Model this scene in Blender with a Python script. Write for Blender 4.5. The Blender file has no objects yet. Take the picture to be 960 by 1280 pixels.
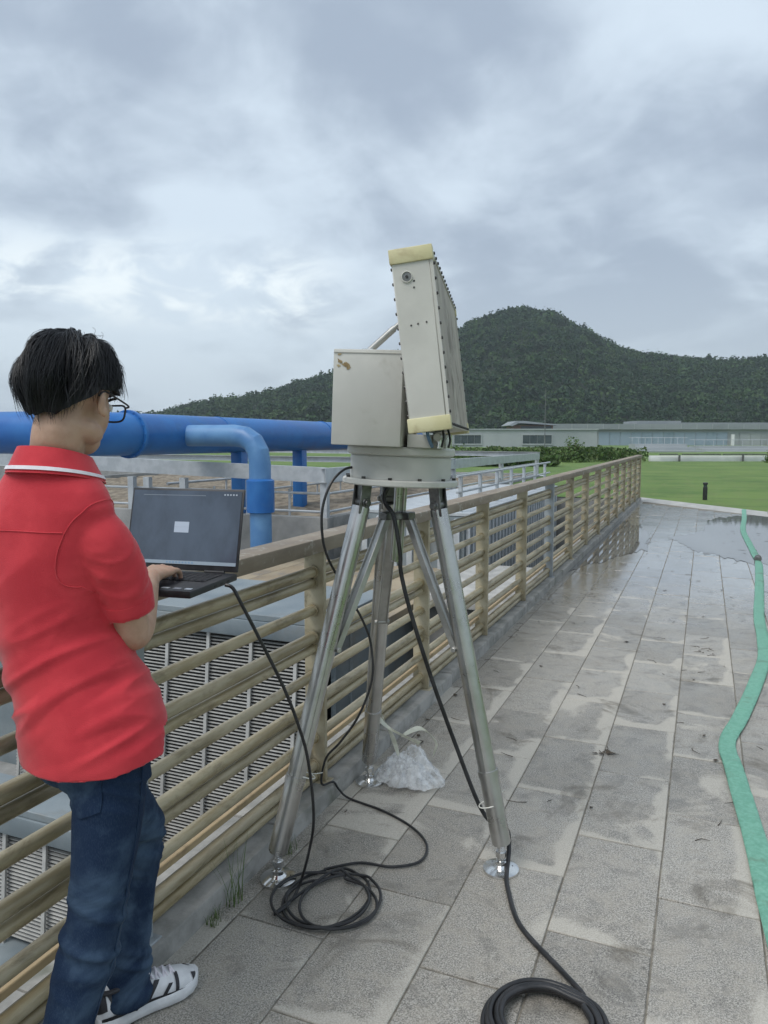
import bpy, bmesh, math, random
import numpy as np
from mathutils import Vector, Matrix, noise as mnoise

# ------------------------------------------------------------------ camera, sky, sun, exposure
scene = bpy.context.scene
COL = scene.collection
CAM_H, FPX = 1.5, 950.0
YAW, PITCH = math.radians(22.84), math.radians(5.53)
cam_data = bpy.data.cameras.new('camera')
cam_data.sensor_fit = 'VERTICAL'
cam_data.sensor_height = 36.0
cam_data.lens = 36.0 * FPX / 1280.0
cam_data.clip_end = 5000
cam = bpy.data.objects.new('camera', cam_data)
COL.objects.link(cam)
cam.location = (0, 0, CAM_H)
cam.rotation_euler = (math.pi / 2 - PITCH, 0, YAW)
scene.camera = cam

SUN_EL, SUN_AZ = math.radians(58), math.radians(205)     # high, veiled sun behind the camera's right
world = bpy.data.worlds.new('World')
scene.world = world
world.use_nodes = True
wn, wl = world.node_tree.nodes, world.node_tree.links
wn.clear()
def N(t, **kw):
    n = wn.new(t)
    for k, v in kw.items(): setattr(n, k, v)
    return n
def wmath(op, a, b=None, c=None, clamp=False):
    n = wn.new('ShaderNodeMath'); n.operation = op; n.use_clamp = clamp
    for i, x in enumerate((a, b, c)):
        if x is None: continue
        if isinstance(x, (int, float)): n.inputs[i].default_value = x
        else: wl.new(x, n.inputs[i])
    return n.outputs[0]
def wmix(f, a, b):
    n = wn.new('ShaderNodeMix'); n.data_type = 'RGBA'
    for s, x in ((0, f), (6, a), (7, b)):
        if isinstance(x, (int, float)): n.inputs[s].default_value = x
        elif isinstance(x, tuple): n.inputs[s].default_value = (*x, 1)
        else: wl.new(x, n.inputs[s])
    return n.outputs[2]
def wramp(f, a, b):
    n = wn.new('ShaderNodeMapRange'); n.interpolation_type = 'SMOOTHSTEP'
    wl.new(f, n.inputs[0]); n.inputs[1].default_value = a; n.inputs[2].default_value = b
    return n.outputs[0]
sky = N('ShaderNodeTexSky', sky_type='NISHITA')
sky.sun_disc = False
sky.sun_elevation = SUN_EL
sky.sun_rotation = SUN_AZ
sky.air_density = 1.4; sky.dust_density = 3.0
tc = N('ShaderNodeTexCoord')
sep = N('ShaderNodeSeparateXYZ'); wl.new(tc.outputs['Generated'], sep.inputs[0])
zc = wmath('ADD', wmath('MAXIMUM', sep.outputs[2], 0.0), 0.30)
comb = N('ShaderNodeCombineXYZ')
wl.new(wmath('DIVIDE', sep.outputs[0], zc), comb.inputs[0])
wl.new(wmath('DIVIDE', sep.outputs[1], zc), comb.inputs[1])
def wnoise(scale, detail, rough, dist=0.0, off=(0, 0, 0), sc=(1, 1, 1)):
    mp = N('ShaderNodeMapping'); wl.new(comb.outputs[0], mp.inputs[0])
    mp.inputs['Location'].default_value = off; mp.inputs['Scale'].default_value = sc
    n = N('ShaderNodeTexNoise'); wl.new(mp.outputs[0], n.inputs['Vector'])
    n.inputs['Scale'].default_value = scale; n.inputs['Detail'].default_value = detail
    n.inputs['Roughness'].default_value = rough; n.inputs['Distortion'].default_value = dist
    return n.outputs[0]
big = wnoise(0.9, 5, 0.5, 0.35, (3.1, 1.7, 0))
mid = wnoise(2.6, 6, 0.52, 0.5, (0.4, 5.2, 0))
fine = wnoise(5.5, 7, 0.58, 0.6, (7.4, 2.2, 0))
dens = wmath('ADD', wmath('MULTIPLY', big, 0.55), wmath('ADD', wmath('MULTIPLY', mid, 0.33), wmath('MULTIPLY', fine, 0.12)))
c_cloud = wmix(wramp(dens, 0.40, 0.575), (0.292, 0.350, 0.432), (0.525, 0.608, 0.690))
c_cloud = wmix(wmath('MULTIPLY', wmath('SUBTRACT', 1.0, wramp(sep.outputs[2], 0.03, 0.26)), 0.5), c_cloud, (0.49, 0.57, 0.63))     # paler air towards the horizon
# thin bright breaks low over the left horizon and paler air to the right
gap = wmath('MULTIPLY', wramp(dens, 0.47, 0.60), 1.0)
el = sep.outputs[2]
band = wmath('MULTIPLY', wramp(el, 0.12, 0.17), wmath('SUBTRACT', 1.0, wramp(el, 0.19, 0.26)))
az = wmath('ARCTAN2', wmath('MULTIPLY', sep.outputs[0], -1.0), sep.outputs[1])      # 0 = +Y, growing to the left
azb = wmath('MULTIPLY', wramp(az, 0.42, 0.52), wmath('SUBTRACT', 1.0, wramp(az, 0.82, 0.95)))
brk = wmath('MULTIPLY', wmath('MULTIPLY', band, azb), wramp(wmath('ADD', wmath('MULTIPLY', fine, 0.6), wmath('MULTIPLY', mid, 0.4)), 0.45, 0.60))
c1 = wmix(wmath('MULTIPLY', brk, 0.8), c_cloud, (0.74, 0.80, 0.82))
bgc = N('ShaderNodeBackground'); wl.new(c1, bgc.inputs[0]); bgc.inputs[1].default_value = 1.0
bgs = N('ShaderNodeBackground'); wl.new(sky.outputs[0], bgs.inputs[0]); bgs.inputs[1].default_value = 0.08
mx = N('ShaderNodeMixShader'); mx.inputs[0].default_value = 0.9
wl.new(bgs.outputs[0], mx.inputs[1]); wl.new(bgc.outputs[0], mx.inputs[2])
wo = N('ShaderNodeOutputWorld'); wl.new(mx.outputs[0], wo.inputs[0])

sun_d = bpy.data.lights.new('sun', 'SUN'); sun_d.energy = 1.5; sun_d.angle = math.radians(35); sun_d.color = (1.0, 0.97, 0.93)
sun = bpy.data.objects.new('sun', sun_d); COL.objects.link(sun)
_sd = Vector((math.sin(SUN_AZ) * math.cos(SUN_EL), math.cos(SUN_AZ) * math.cos(SUN_EL), math.sin(SUN_EL)))
sun.rotation_euler = _sd.to_track_quat('Z', 'Y').to_euler()

vs = scene.view_settings
vs.view_transform = 'Standard'; vs.look = 'None'; vs.gamma = 1.0; vs.exposure = 0.55; vs.use_curve_mapping = False
scene.render.engine = 'CYCLES'
scene.cycles.use_denoising = True
scene.cycles.max_bounces = 8
scene.cycles.transparent_max_bounces = 12
scene.cycles.volume_bounces = 0
scene.cycles.use_adaptive_sampling = True
scene.cycles.adaptive_threshold = 0.02

# ------------------------------------------------------------------ material helpers
class NT:
    def __init__(s, name):
        s.m = bpy.data.materials.new(name); s.m.use_nodes = True
        s.n, s.l = s.m.node_tree.nodes, s.m.node_tree.links
        s.b = s.n['Principled BSDF']; s.out = s.n['Material Output']
    def new(s, t, **kw):
        n = s.n.new(t)
        for k, v in kw.items(): setattr(n, k, v)
        return n
    def put(s, x, sock):
        if isinstance(x, (int, float)): sock.default_value = x
        elif isinstance(x, tuple): sock.default_value = (*x, 1) if len(x) == 3 and sock.type == 'RGBA' else x
        else: s.l.new(x, sock)
    def math(s, op, a, b=None, clamp=False):
        n = s.new('ShaderNodeMath', operation=op, use_clamp=clamp)
        s.put(a, n.inputs[0])
        if b is not None: s.put(b, n.inputs[1])
        return n.outputs[0]
    def mix(s, f, a, b, mode='MIX'):
        n = s.new('ShaderNodeMix', data_type='RGBA', blend_type=mode)
        s.put(f, n.inputs[0]); s.put(a, n.inputs[6]); s.put(b, n.inputs[7])
        return n.outputs[2]
    def rng(s, f, a, b, c=0.0, d=1.0, smooth=True):
        n = s.new('ShaderNodeMapRange')
        if smooth: n.interpolation_type = 'SMOOTHSTEP'
        s.put(f, n.inputs[0]); n.inputs[1].default_value = a; n.inputs[2].default_value = b
        n.inputs[3].default_value = c; n.inputs[4].default_value = d
        return n.outputs[0]
    def obj(s, sc=(1, 1, 1)):
        if not hasattr(s, 'tc'): s.tc = s.new('ShaderNodeTexCoord')
        mp = s.new('ShaderNodeMapping'); s.l.new(s.tc.outputs['Object'], mp.inputs[0]); mp.inputs['Scale'].default_value = sc
        return mp.outputs[0]
    def world(s, sc=(1, 1, 1)):
        if not hasattr(s, 'geo'): s.geo = s.new('ShaderNodeNewGeometry')
        mp = s.new('ShaderNodeMapping'); s.l.new(s.geo.outputs['Position'], mp.inputs[0]); mp.inputs['Scale'].default_value = sc
        return mp.outputs[0]
    def rand(s):
        if not hasattr(s, 'oi'): s.oi = s.new('ShaderNodeObjectInfo')
        return s.oi.outputs['Random']
    def noise(s, vec, scale, detail=4, rough=0.55, dist=0.0, rnd=True):
        n = s.new('ShaderNodeTexNoise', noise_dimensions='4D' if rnd else '3D')
        s.put(vec, n.inputs['Vector'])
        n.inputs['Scale'].default_value = scale; n.inputs['Detail'].default_value = detail
        n.inputs['Roughness'].default_value = rough; n.inputs['Distortion'].default_value = dist
        if rnd: s.put(s.math('MULTIPLY', s.rand(), 37.0), n.inputs['W'])
        return n.outputs[0]
    def set(s, color=None, rough=None, metal=None, **kw):
        if color is not None: s.put(color, s.b.inputs['Base Color'])
        if rough is not None: s.put(rough, s.b.inputs['Roughness'])
        if metal is not None: s.put(metal, s.b.inputs['Metallic'])
        for k, v in kw.items(): s.put(v, s.b.inputs[k.replace('_', ' ')])
        return s
    def bump(s, h, strength=0.3, dist=0.01):
        n = s.new('ShaderNodeBump'); n.inputs['Strength'].default_value = strength; n.inputs['Distance'].default_value = dist
        s.put(h, n.inputs['Height']); s.l.new(n.outputs[0], s.b.inputs['Normal'])
        return s

def pm(name, c1, c2, scale=6.0, rough=(0.5, 0.7), metal=0.0, lo=0.35, hi=0.65, sc=(1, 1, 1), bump=0.0, bscale=60.0, bdist=0.004, grime=None, gscale=3.0, gamt=(0.52, 0.7), **kw):
    """paint, plastic, metal, concrete: two tones mixed by noise, a third of grime in blotches, fine relief"""
    t = NT(name); v = t.obj(sc)
    n1 = t.noise(v, scale, 6, 0.6)
    col = t.mix(t.rng(n1, lo, hi), c1, c2)
    if grime:
        g = t.rng(t.noise(t.obj(), gscale, 7, 0.65, 0.4), *gamt)
        col = t.mix(g, col, grime)
    t.set(col, t.rng(n1, 0.3, 0.7, rough[0], rough[1]), metal, **kw)
    if bump: t.bump(t.noise(v, bscale, 4, 0.6), bump, bdist)
    return t.m

# ------------------------------------------------------------------ mesh helpers
def V(*a): return np.array(a, float)
def nrm(v): v = np.asarray(v, float); return v / max(np.linalg.norm(v), 1e-9)
def frame(d):
    d = nrm(d); a = V(0, 0, 1) if abs(d[2]) < 0.92 else V(1, 0, 0)
    u = nrm(np.cross(a, d)); w = np.cross(d, u); return u, w, d
def spline(pts, n=8, closed=False):
    P = [np.asarray(p, float) for p in pts]; out = []
    m = len(P)
    for i in range(m if closed else m - 1):
        if closed: a, b, c, d = P[i - 1], P[i], P[(i + 1) % m], P[(i + 2) % m]
        else: a, b, c, d = P[max(i - 1, 0)], P[i], P[i + 1], P[min(i + 2, m - 1)]
        for k in range(n):
            t = k / n
            out.append(0.5 * (2 * b + (c - a) * t + (2 * a - 5 * b + 4 * c - d) * t * t + (3 * b - a - 3 * c + d) * t ** 3))
    if not closed: out.append(P[-1])
    return out
class MB:
    def __init__(s): s.v = []; s.f = []; s.mi = []
    def add(s, vs, fs, mi=0):
        o = len(s.v); s.v += [tuple(map(float, p)) for p in vs]; s.f += [tuple(i + o for i in f) for f in fs]; s.mi += [mi] * len(fs); return s
    def box(s, c, size, R=None, mi=0):
        c = np.asarray(c, float); h = np.asarray(size, float) / 2
        vs = [V(x, y, z) * h for x in (-1, 1) for y in (-1, 1) for z in (-1, 1)]
        if R is not None: vs = [R @ p for p in vs]
        return s.add([p + c for p in vs], [(0, 1, 3, 2), (4, 6, 7, 5), (0, 4, 5, 1), (2, 3, 7, 6), (0, 2, 6, 4), (1, 5, 7, 3)], mi)
    def bar(s, p0, p1, w, h, mi=0, upv=None):
        """rectangular bar from p0 to p1, w across (horizontal), h tall"""
        p0, p1 = np.asarray(p0, float), np.asarray(p1, float); d = nrm(p1 - p0)
        a = V(0, 0, 1) if upv is None else np.asarray(upv, float)
        if abs(d @ a) > 0.95: a = V(0, 1, 0)
        u = nrm(np.cross(d, a)); v = np.cross(u, d)
        R = np.column_stack([u, d, v])
        return s.box((p0 + p1) / 2, (w, np.linalg.norm(p1 - p0), h), R, mi)
    def cyl(s, p0, p1, r0, r1=None, n=16, mi=0):
        r1 = r0 if r1 is None else r1
        p0, p1 = np.asarray(p0, float), np.asarray(p1, float); u, w, d = frame(p1 - p0); vs = []
        for p, r in ((p0, r0), (p1, r1)):
            for k in range(n):
                a = 2 * math.pi * k / n; vs.append(p + (u * math.cos(a) + w * math.sin(a)) * r)
        fs = [(k, (k + 1) % n, n + (k + 1) % n, n + k) for k in range(n)]
        return s.add(vs, fs + [tuple(range(n))[::-1], tuple(range(n, 2 * n))], mi)
    def tube(s, pts, r, n=8, closed=False, mi=0):
        P = [np.asarray(p, float) for p in pts]; m = len(P); vs = []; fs = []
        R = r if hasattr(r, '__len__') else [r] * m
        T = [nrm(P[(i + 1) % m] - P[i - 1]) if closed else nrm(P[min(i + 1, m - 1)] - P[max(i - 1, 0)]) for i in range(m)]
        u, w, _ = frame(T[0])
        for i in range(m):
            u = nrm(u - T[i] * (u @ T[i])); w = np.cross(T[i], u)
            for k in range(n):
                a = 2 * math.pi * k / n; vs.append(P[i] + (u * math.cos(a) + w * math.sin(a)) * R[i])
        for i in range(m if closed else m - 1):
            j = (i + 1) % m
            for k in range(n): fs.append((i * n + k, i * n + (k + 1) % n, j * n + (k + 1) % n, j * n + k))
        if not closed: fs += [tuple(range(n))[::-1], tuple(range((m - 1) * n, m * n))]
        return s.add(vs, fs, mi)
    def lathe(s, prof, n=32, o=(0, 0, 0), R=None, mi=0):
        o = np.asarray(o, float); vs = []; fs = []; m = len(prof)
        for r, z in prof:
            for k in range(n):
                a = 2 * math.pi * k / n; p = V(math.cos(a) * r, math.sin(a) * r, z)
                vs.append((R @ p if R is not None else p) + o)
        for i in range(m - 1):
            for k in range(n): fs.append((i * n + k, i * n + (k + 1) % n, (i + 1) * n + (k + 1) % n, (i + 1) * n + k))
        fs += [tuple(range(n))[::-1], tuple(range((m - 1) * n, m * n))]
        return s.add(vs, fs, mi)
    def xf(s, fn): s.v = [tuple(map(float, fn(np.array(p)))) for p in s.v]; return s
    def mesh(s, name, bevel=0.0, smooth=True, ang=38, segs=2, off=(0, 0, 0), fix=True):
        me = bpy.data.meshes.new(name)
        me.from_pydata([tuple(a - b for a, b in zip(p, off)) for p in s.v], [], s.f)
        if any(s.mi): me.polygons.foreach_set('material_index', s.mi)
        if fix or bevel:
            bm = bmesh.new(); bm.from_mesh(me)
            if fix: bmesh.ops.recalc_face_normals(bm, faces=bm.faces)
            if bevel:
                es = [e for e in bm.edges if len(e.link_faces) == 2 and e.calc_face_angle(0) > math.radians(50)]
                bmesh.ops.bevel(bm, geom=es, offset=bevel, segments=segs, profile=0.5, affect='EDGES', clamp_overlap=True)
            bm.to_mesh(me); bm.free()
        if smooth:
            me.polygons.foreach_set('use_smooth', [True] * len(me.polygons))
            me.set_sharp_from_angle(angle=math.radians(ang))
        me.update()
        return me
def wloc(o):
    return np.array(o.location) + (wloc(o.parent) if o.parent else 0)
def link(name, me, mats, parent=None, loc=(0, 0, 0)):
    o = bpy.data.objects.new(name, me); COL.objects.link(o)
    if parent is not None: o.parent = parent
    o.location = loc
    if me is not None and not len(me.materials):
        for m in (mats if isinstance(mats, (list, tuple)) else [mats]): me.materials.append(m)
    return o
def part(name, mb, mats, parent=None, at=None, **kw):
    """a mesh built in world coordinates; its origin goes to `at` (default: the parent's place)"""
    base = wloc(parent) if parent is not None else V(0, 0, 0)
    at = base if at is None else np.asarray(at, float)
    me = mb.mesh(name, off=tuple(at), **kw)
    return link(name, me, mats, parent, tuple(at - base))
def tag(o, label=None, cat=None, group=None, kind=None):
    for k, v in (('label', label), ('category', cat), ('group', group), ('kind', kind)):
        if v: o[k] = v
    return o
def thing(name, loc, label, cat, group=None):
    o = bpy.data.objects.new(name, None); COL.objects.link(o); o.location = loc; o.empty_display_size = 0.1
    return tag(o, label, cat, group)
def rotz(a): c, s_ = math.cos(a), math.sin(a); return np.array([[c, -s_, 0], [s_, c, 0], [0, 0, 1]])
def rotax(ax, a): return np.array(Matrix.Rotation(a, 3, Vector(ax)))
rnd = random.Random(7)
nprng = np.random.default_rng(11)

# ------------------------------------------------------------------ materials
M = {}
def granite():
    t = NT('granite_tile'); P = t.world()
    sp = t.noise(P, 210, 4, 0.8, rnd=False)
    sp2 = t.noise(P, 90, 4, 0.7, rnd=False)
    # polished-by-feet wet granite, dry pale salt margins with their own shape
    base = t.mix(t.rng(sp, 0.38, 0.62), (0.105, 0.098, 0.084), (0.47, 0.445, 0.395))
    mott = t.noise(P, 14, 6, 0.68, 0.5, rnd=False)
    base = t.mix(t.rng(mott, 0.40, 0.66, 0.0, 0.55), base, (0.35, 0.32, 0.268))
    base = t.mix(t.rng(t.noise(P, 6.5, 6, 0.7, 1.0, rnd=False), 0.50, 0.68, 0.0, 0.5), base, (0.115, 0.108, 0.095))
    base = t.mix(t.math('MULTIPLY', t.rng(sp2, 0.45, 0.7), 0.35), base, (0.19, 0.185, 0.18))
    tone = t.rng(t.rand(), 0, 1, 0.86, 1.14, False)
    base = t.mix(1.0, base, t.mix(0.0, tone, tone), 'MULTIPLY')
    blot = t.noise(P, 2.3, 6, 0.6, 0.6, rnd=False)
    o = t.obj(); so = t.new('ShaderNodeSeparateXYZ'); t.l.new(o, so.inputs[0])
    ex = t.math('SUBTRACT', 0.1525, so.outputs[0]); ey = t.math('ADD', 0.305, so.outputs[1])
    e = t.math('MINIMUM', ex, ey)
    edge = t.rng(e, 0.0, 0.10, 1.0, 0.0)
    big = t.noise(P, 0.9, 3, 0.5, 0.2, rnd=False)
    mask = t.math('ADD', t.math('MULTIPLY', edge, t.rng(t.math('FRACT', t.math('MULTIPLY', t.rand(), 7.31)), 0, 1, 0.0, 0.21, False)), t.math('ADD', t.math('MULTIPLY', blot, 0.66), t.math('MULTIPLY', big, 0.40)))
    wp = t.new('ShaderNodeSeparateXYZ'); t.l.new(P, wp.inputs[0])
    soak = t.math('MULTIPLY', t.rng(wp.outputs[1], 5.0, 9.5), t.rng(wp.outputs[1], 13.5, 16.5, 1.0, 0.35))                       # the far half of the deck is still soaked
    mask = t.math('SUBTRACT', mask, t.math('MULTIPLY', soak, 0.10))
    dry = t.rng(mask, 0.595, 0.650)
    dryc = t.mix(t.rng(sp, 0.3, 0.7), (0.36, 0.335, 0.285), (0.52, 0.495, 0.44))
    col = t.mix(t.math('MULTIPLY', dry, 0.85), base, dryc)
    stain = t.rng(t.noise(P, 3.1, 5, 0.65, 0.8, rnd=False), 0.55, 0.70)
    col = t.mix(t.math('MULTIPLY', stain, 0.62), col, (0.088, 0.074, 0.053))
    r_wet = t.math('SUBTRACT', t.rng(t.noise(P, 3.0, 5, 0.6, rnd=False), 0.35, 0.65, 0.36, 0.55), t.math('MULTIPLY', soak, 0.33))
    t.set(col, t.math('ADD', r_wet, t.math('MULTIPLY', dry, 0.3), True), 0.0, Coat_Weight=t.rng(wp.outputs[1], 5.5, 9.5, 0.0, 1.0), Coat_IOR=1.8, Coat_Roughness=0.13)
    t.bump(t.math('MULTIPLY', sp, t.math('SUBTRACT', 1.0, t.math('MULTIPLY', soak, 0.9))), 0.12, 0.002)
    return t.m
M['tile'] = granite()
M['mortar'] = pm('joint_mortar', (0.13, 0.12, 0.10), (0.24, 0.22, 0.18), 30, (0.8, 0.95), bump=0.4)
M['concrete'] = pm('kerb_concrete', (0.22, 0.218, 0.20), (0.37, 0.36, 0.335), 9, (0.6, 0.85), bump=0.35, bscale=90, grime=(0.14, 0.145, 0.115), gscale=3.2)
M['pale_concrete'] = pm('pale_concrete', (0.34, 0.335, 0.315), (0.46, 0.455, 0.43), 5, (0.5, 0.8), bump=0.2)
M['wall_concrete'] = pm('tank_concrete', (0.19, 0.195, 0.19), (0.30, 0.30, 0.29), 1.6, (0.7, 0.9), bump=0.2, grime=(0.13, 0.125, 0.11), gscale=0.9)
def railpaint(name, a, b, grime, amt):
    t = NT(name); v = t.obj((1, 0.16, 1)); n1 = t.noise(v, 22, 7, 0.65)
    col = t.mix(t.rng(n1, 0.36, 0.62), a, b)
    g = t.rng(t.noise(t.obj((1, 0.3, 1)), 14, 7, 0.7, 0.5), *amt)
    col = t.mix(t.math('MULTIPLY', g, 0.7), col, grime)
    t.set(col, t.rng(n1, 0.3, 0.7, 0.30, 0.52), 0.15)
    t.bump(n1, 0.25, 0.002)
    return t.m
M['tube'] = railpaint('weathered_olive_paint', (0.31, 0.25, 0.14), (0.46, 0.40, 0.27), (0.13, 0.10, 0.05), (0.50, 0.68))
M['tube2'] = railpaint('weathered_khaki_paint', (0.285, 0.235, 0.14), (0.43, 0.375, 0.26), (0.125, 0.10, 0.055), (0.48, 0.66))
M['post'] = pm('khaki_post_paint', (0.34, 0.29, 0.19), (0.44, 0.395, 0.285), 8, (0.4, 0.6), 0.1, grime=(0.15, 0.13, 0.085), gscale=9)
M['grey_post'] = pm('grey_post_paint', (0.26, 0.29, 0.31), (0.34, 0.37, 0.39), 6, (0.35, 0.5), 0.2)
M['top_rail'] = pm('worn_taupe_rail', (0.185, 0.145, 0.105), (0.285, 0.24, 0.185), 9, (0.5, 0.75), 0.0, sc=(1, 0.25, 1), bump=0.3, grime=(0.36, 0.34, 0.29), gscale=16, gamt=(0.55, 0.66))
M['board'] = pm('tan_board', (0.37, 0.27, 0.145), (0.46, 0.36, 0.22), 7, (0.5, 0.7), sc=(1, 0.2, 1), grime=(0.22, 0.16, 0.09), gscale=8)
M['steel'] = pm('brushed_stainless', (0.47, 0.465, 0.45), (0.56, 0.555, 0.54), 9, (0.25, 0.36), 1.0, sc=(1, 1, 1))
M['chrome'] = pm('bright_steel', (0.62, 0.62, 0.61), (0.78, 0.78, 0.77), 12, (0.12, 0.28), 1.0)
M['dark_steel'] = pm('dark_bracket_steel', (0.10, 0.10, 0.098), (0.26, 0.26, 0.25), 14, (0.3, 0.5), 0.8)
M['alu'] = pm('brace_aluminium', (0.38, 0.375, 0.355), (0.52, 0.515, 0.49), 10, (0.35, 0.5), 0.85)
M['radar'] = pm('instrument_grey_paint', (0.46, 0.46, 0.425), (0.53, 0.53, 0.49), 4, (0.42, 0.6), 0.0, grime=(0.30, 0.285, 0.235), gscale=5, gamt=(0.56, 0.75))
M['radar_side'] = pm('scuffed_instrument_paint', (0.50, 0.49, 0.445), (0.57, 0.56, 0.51), 5, (0.4, 0.6), 0.0, grime=(0.20, 0.17, 0.13), gscale=11, gamt=(0.645, 0.72))
M['radome'] = pm('weathered_radome', (0.29, 0.24, 0.19), (0.46, 0.42, 0.36), 9, (0.5, 0.8), 0.0, sc=(1, 1, 0.25), bump=0.3, bscale=40, grime=(0.17, 0.145, 0.115), gscale=7, gamt=(0.5, 0.66))
M['cap'] = pm('yellowed_nylon', (0.58, 0.53, 0.30), (0.66, 0.62, 0.40), 6, (0.4, 0.55), 0.0, grime=(0.45, 0.39, 0.22), gscale=8)
M['glue'] = pm('old_glue', (0.20, 0.13, 0.05), (0.42, 0.34, 0.20), 40, (0.6, 0.8), bump=0.5)
M['black'] = pm('black_rubber', (0.012, 0.012, 0.013), (0.028, 0.028, 0.03), 20, (0.35, 0.55))
M['bolt'] = pm('dark_bolt', (0.03, 0.03, 0.03), (0.09, 0.085, 0.08), 30, (0.3, 0.5), 0.6)
M['blue'] = pm('blue_pipe_paint', (0.012, 0.105, 0.35), (0.028, 0.165, 0.45), 1.2, (0.32, 0.5), 0.0, grime=(0.03, 0.13, 0.33), gscale=1.6)
M['blue_dull'] = pm('faded_blue_paint', (0.07, 0.19, 0.40), (0.12, 0.27, 0.48), 2.0, (0.4, 0.55))
M['galv'] = pm('galvanised_steel', (0.40, 0.43, 0.45), (0.50, 0.53, 0.55), 5, (0.42, 0.55), 0.2, grime=(0.36, 0.37, 0.36), gscale=2.5, gamt=(.58, .8))
M['slat'] = pm('pale_louvre', (0.36, 0.36, 0.345), (0.47, 0.47, 0.45), 6, (0.5, 0.7), grime=(0.33, 0.30, 0.24), gscale=2.0, gamt=(0.6, 0.75))
M['casing'] = pm('grey_blue_casing', (0.165, 0.20, 0.22), (0.235, 0.27, 0.285), 2.0, (0.45, 0.65), 0.1, grime=(0.19, 0.19, 0.175), gscale=1.4)
M['inside_shade'] = pm('painted_interior_shade', (0.012, 0.013, 0.012), (0.03, 0.03, 0.028), 3, (0.8, 0.9))  # near-black colour stands in for the shade behind the louvre slats
M['gravel'] = pm('filter_bed_gravel', (0.13, 0.105, 0.075), (0.27, 0.23, 0.175), 5, (0.85, 0.95), bump=0.8, bscale=25, bdist=0.03)
M['green_hose'] = pm('green_lay_flat_hose', (0.115, 0.31, 0.22), (0.18, 0.40, 0.30), 70, (0.5, 0.7), bump=0.4, bscale=220, bdist=.002, grime=(0.12, 0.22, 0.155), gscale=9, gamt=(.55, .72))
M['white_paint'] = pm('white_paint', (0.66, 0.67, 0.67), (0.76, 0.77, 0.77), 0.8, (0.5, 0.7))
M['screen_glass'] = None
# ------------------------------------------------------------------ ground, deck and kerb
XL, XR = -1.375, 1.21                      # kerb faces of the walkway
def yend(x): return 18.62 - 1.136 * (x - 0.0)    # the deck stops on a slant
def poly(name, pts, z, mat, kind='structure'):
    me = bpy.data.meshes.new(name); me.from_pydata([(x, y, z) for x, y in pts], [], [tuple(range(len(pts)))])
    o = link(name, me, mat); return tag(o, kind=kind)

def lawn_mat():
    t = NT('mown_lawn'); P = t.world()
    a = t.noise(P, 0.35, 6, 0.6, 0.3, rnd=False); b = t.noise(t.world((1, 0.25, 1)), 2.4, 6, 0.7, rnd=False); c = t.noise(P, 60, 2, 0.7, rnd=False)
    col = t.mix(t.rng(a, 0.35, 0.65), (0.088, 0.165, 0.030), (0.145, 0.225, 0.048))
    col = t.mix(t.math('MULTIPLY', t.rng(b, 0.45, 0.7), 0.6), col, (0.165, 0.20, 0.06))
    s3 = t.noise(t.world((.12, 1, 1)), 0.8, 5, .6, rnd=False); col = t.mix(t.rng(s3, .5, .68, 0, .55), col, (.05, .105, .022))
    s4 = t.noise(P, .8, 6, .7, 1.0, rnd=False); col = t.mix(t.rng(s4, .60, .72, 0, .5), col, (.17, .175, .075))
    col = t.mix(t.math('MULTIPLY', t.rng(c, 0.4, 0.7), 0.35), col, (0.05, 0.10, 0.02))
    t.set(col, 0.85); t.bump(c, 0.5, 0.03); return t.m
M['lawn'] = lawn_mat()
M['tan'] = pm('tan_floor_paint', (.27, .21, .135), (.36, .30, .21), 1.5, (.6, .8), grime=(.21, .19, .16), gscale=1.2)
YW = (-70.0, -1.64, -8.0, 32.5)            # the sunken works yard: x0, x1, y0, y1
mb = MB()
def quad(x0, y0, x1, y1, z): mb.add([(x0, y0, z), (x1, y0, z), (x1, y1, z), (x0, y1, z)], [(0, 1, 2, 3)])
G = -0.06
quad(-1290, YW[3], 1290, 1100, G); quad(YW[1], -165, 1290, YW[3], G); quad(-1290, -165, YW[0], YW[3], G); quad(YW[0], -165, YW[1], YW[2], G)
quad(-6.2, 20.6, YW[1], YW[3], G)
tag(link('lawn', mb.mesh('lawn', smooth=False, fix=False), M['lawn']), kind='structure')
poly('yard_floor', [(YW[0] - .5, YW[2] - .5), (YW[1] + .2, YW[2] - .5), (YW[1] + .2, YW[3] + .5), (YW[0] - .5, YW[3] + .5)], -3.2, M['wall_concrete'])
mb = MB()
mb.box((YW[1] + .12, (YW[2] + YW[3]) / 2, -1.66), (.22, YW[3] - YW[2], 3.08)); mb.box(((YW[0] + YW[1]) / 2, YW[3] + .12, -1.68), (YW[1] - YW[0], .24, 3.16))
mb.box((-3.92, 20.73, -1.66), (4.3, .24, 3.16)); w_ = part('retaining_wall', mb, M['wall_concrete']); tag(w_, 'grey concrete retaining wall below the walkway, around the sunken yard', 'wall')

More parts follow.
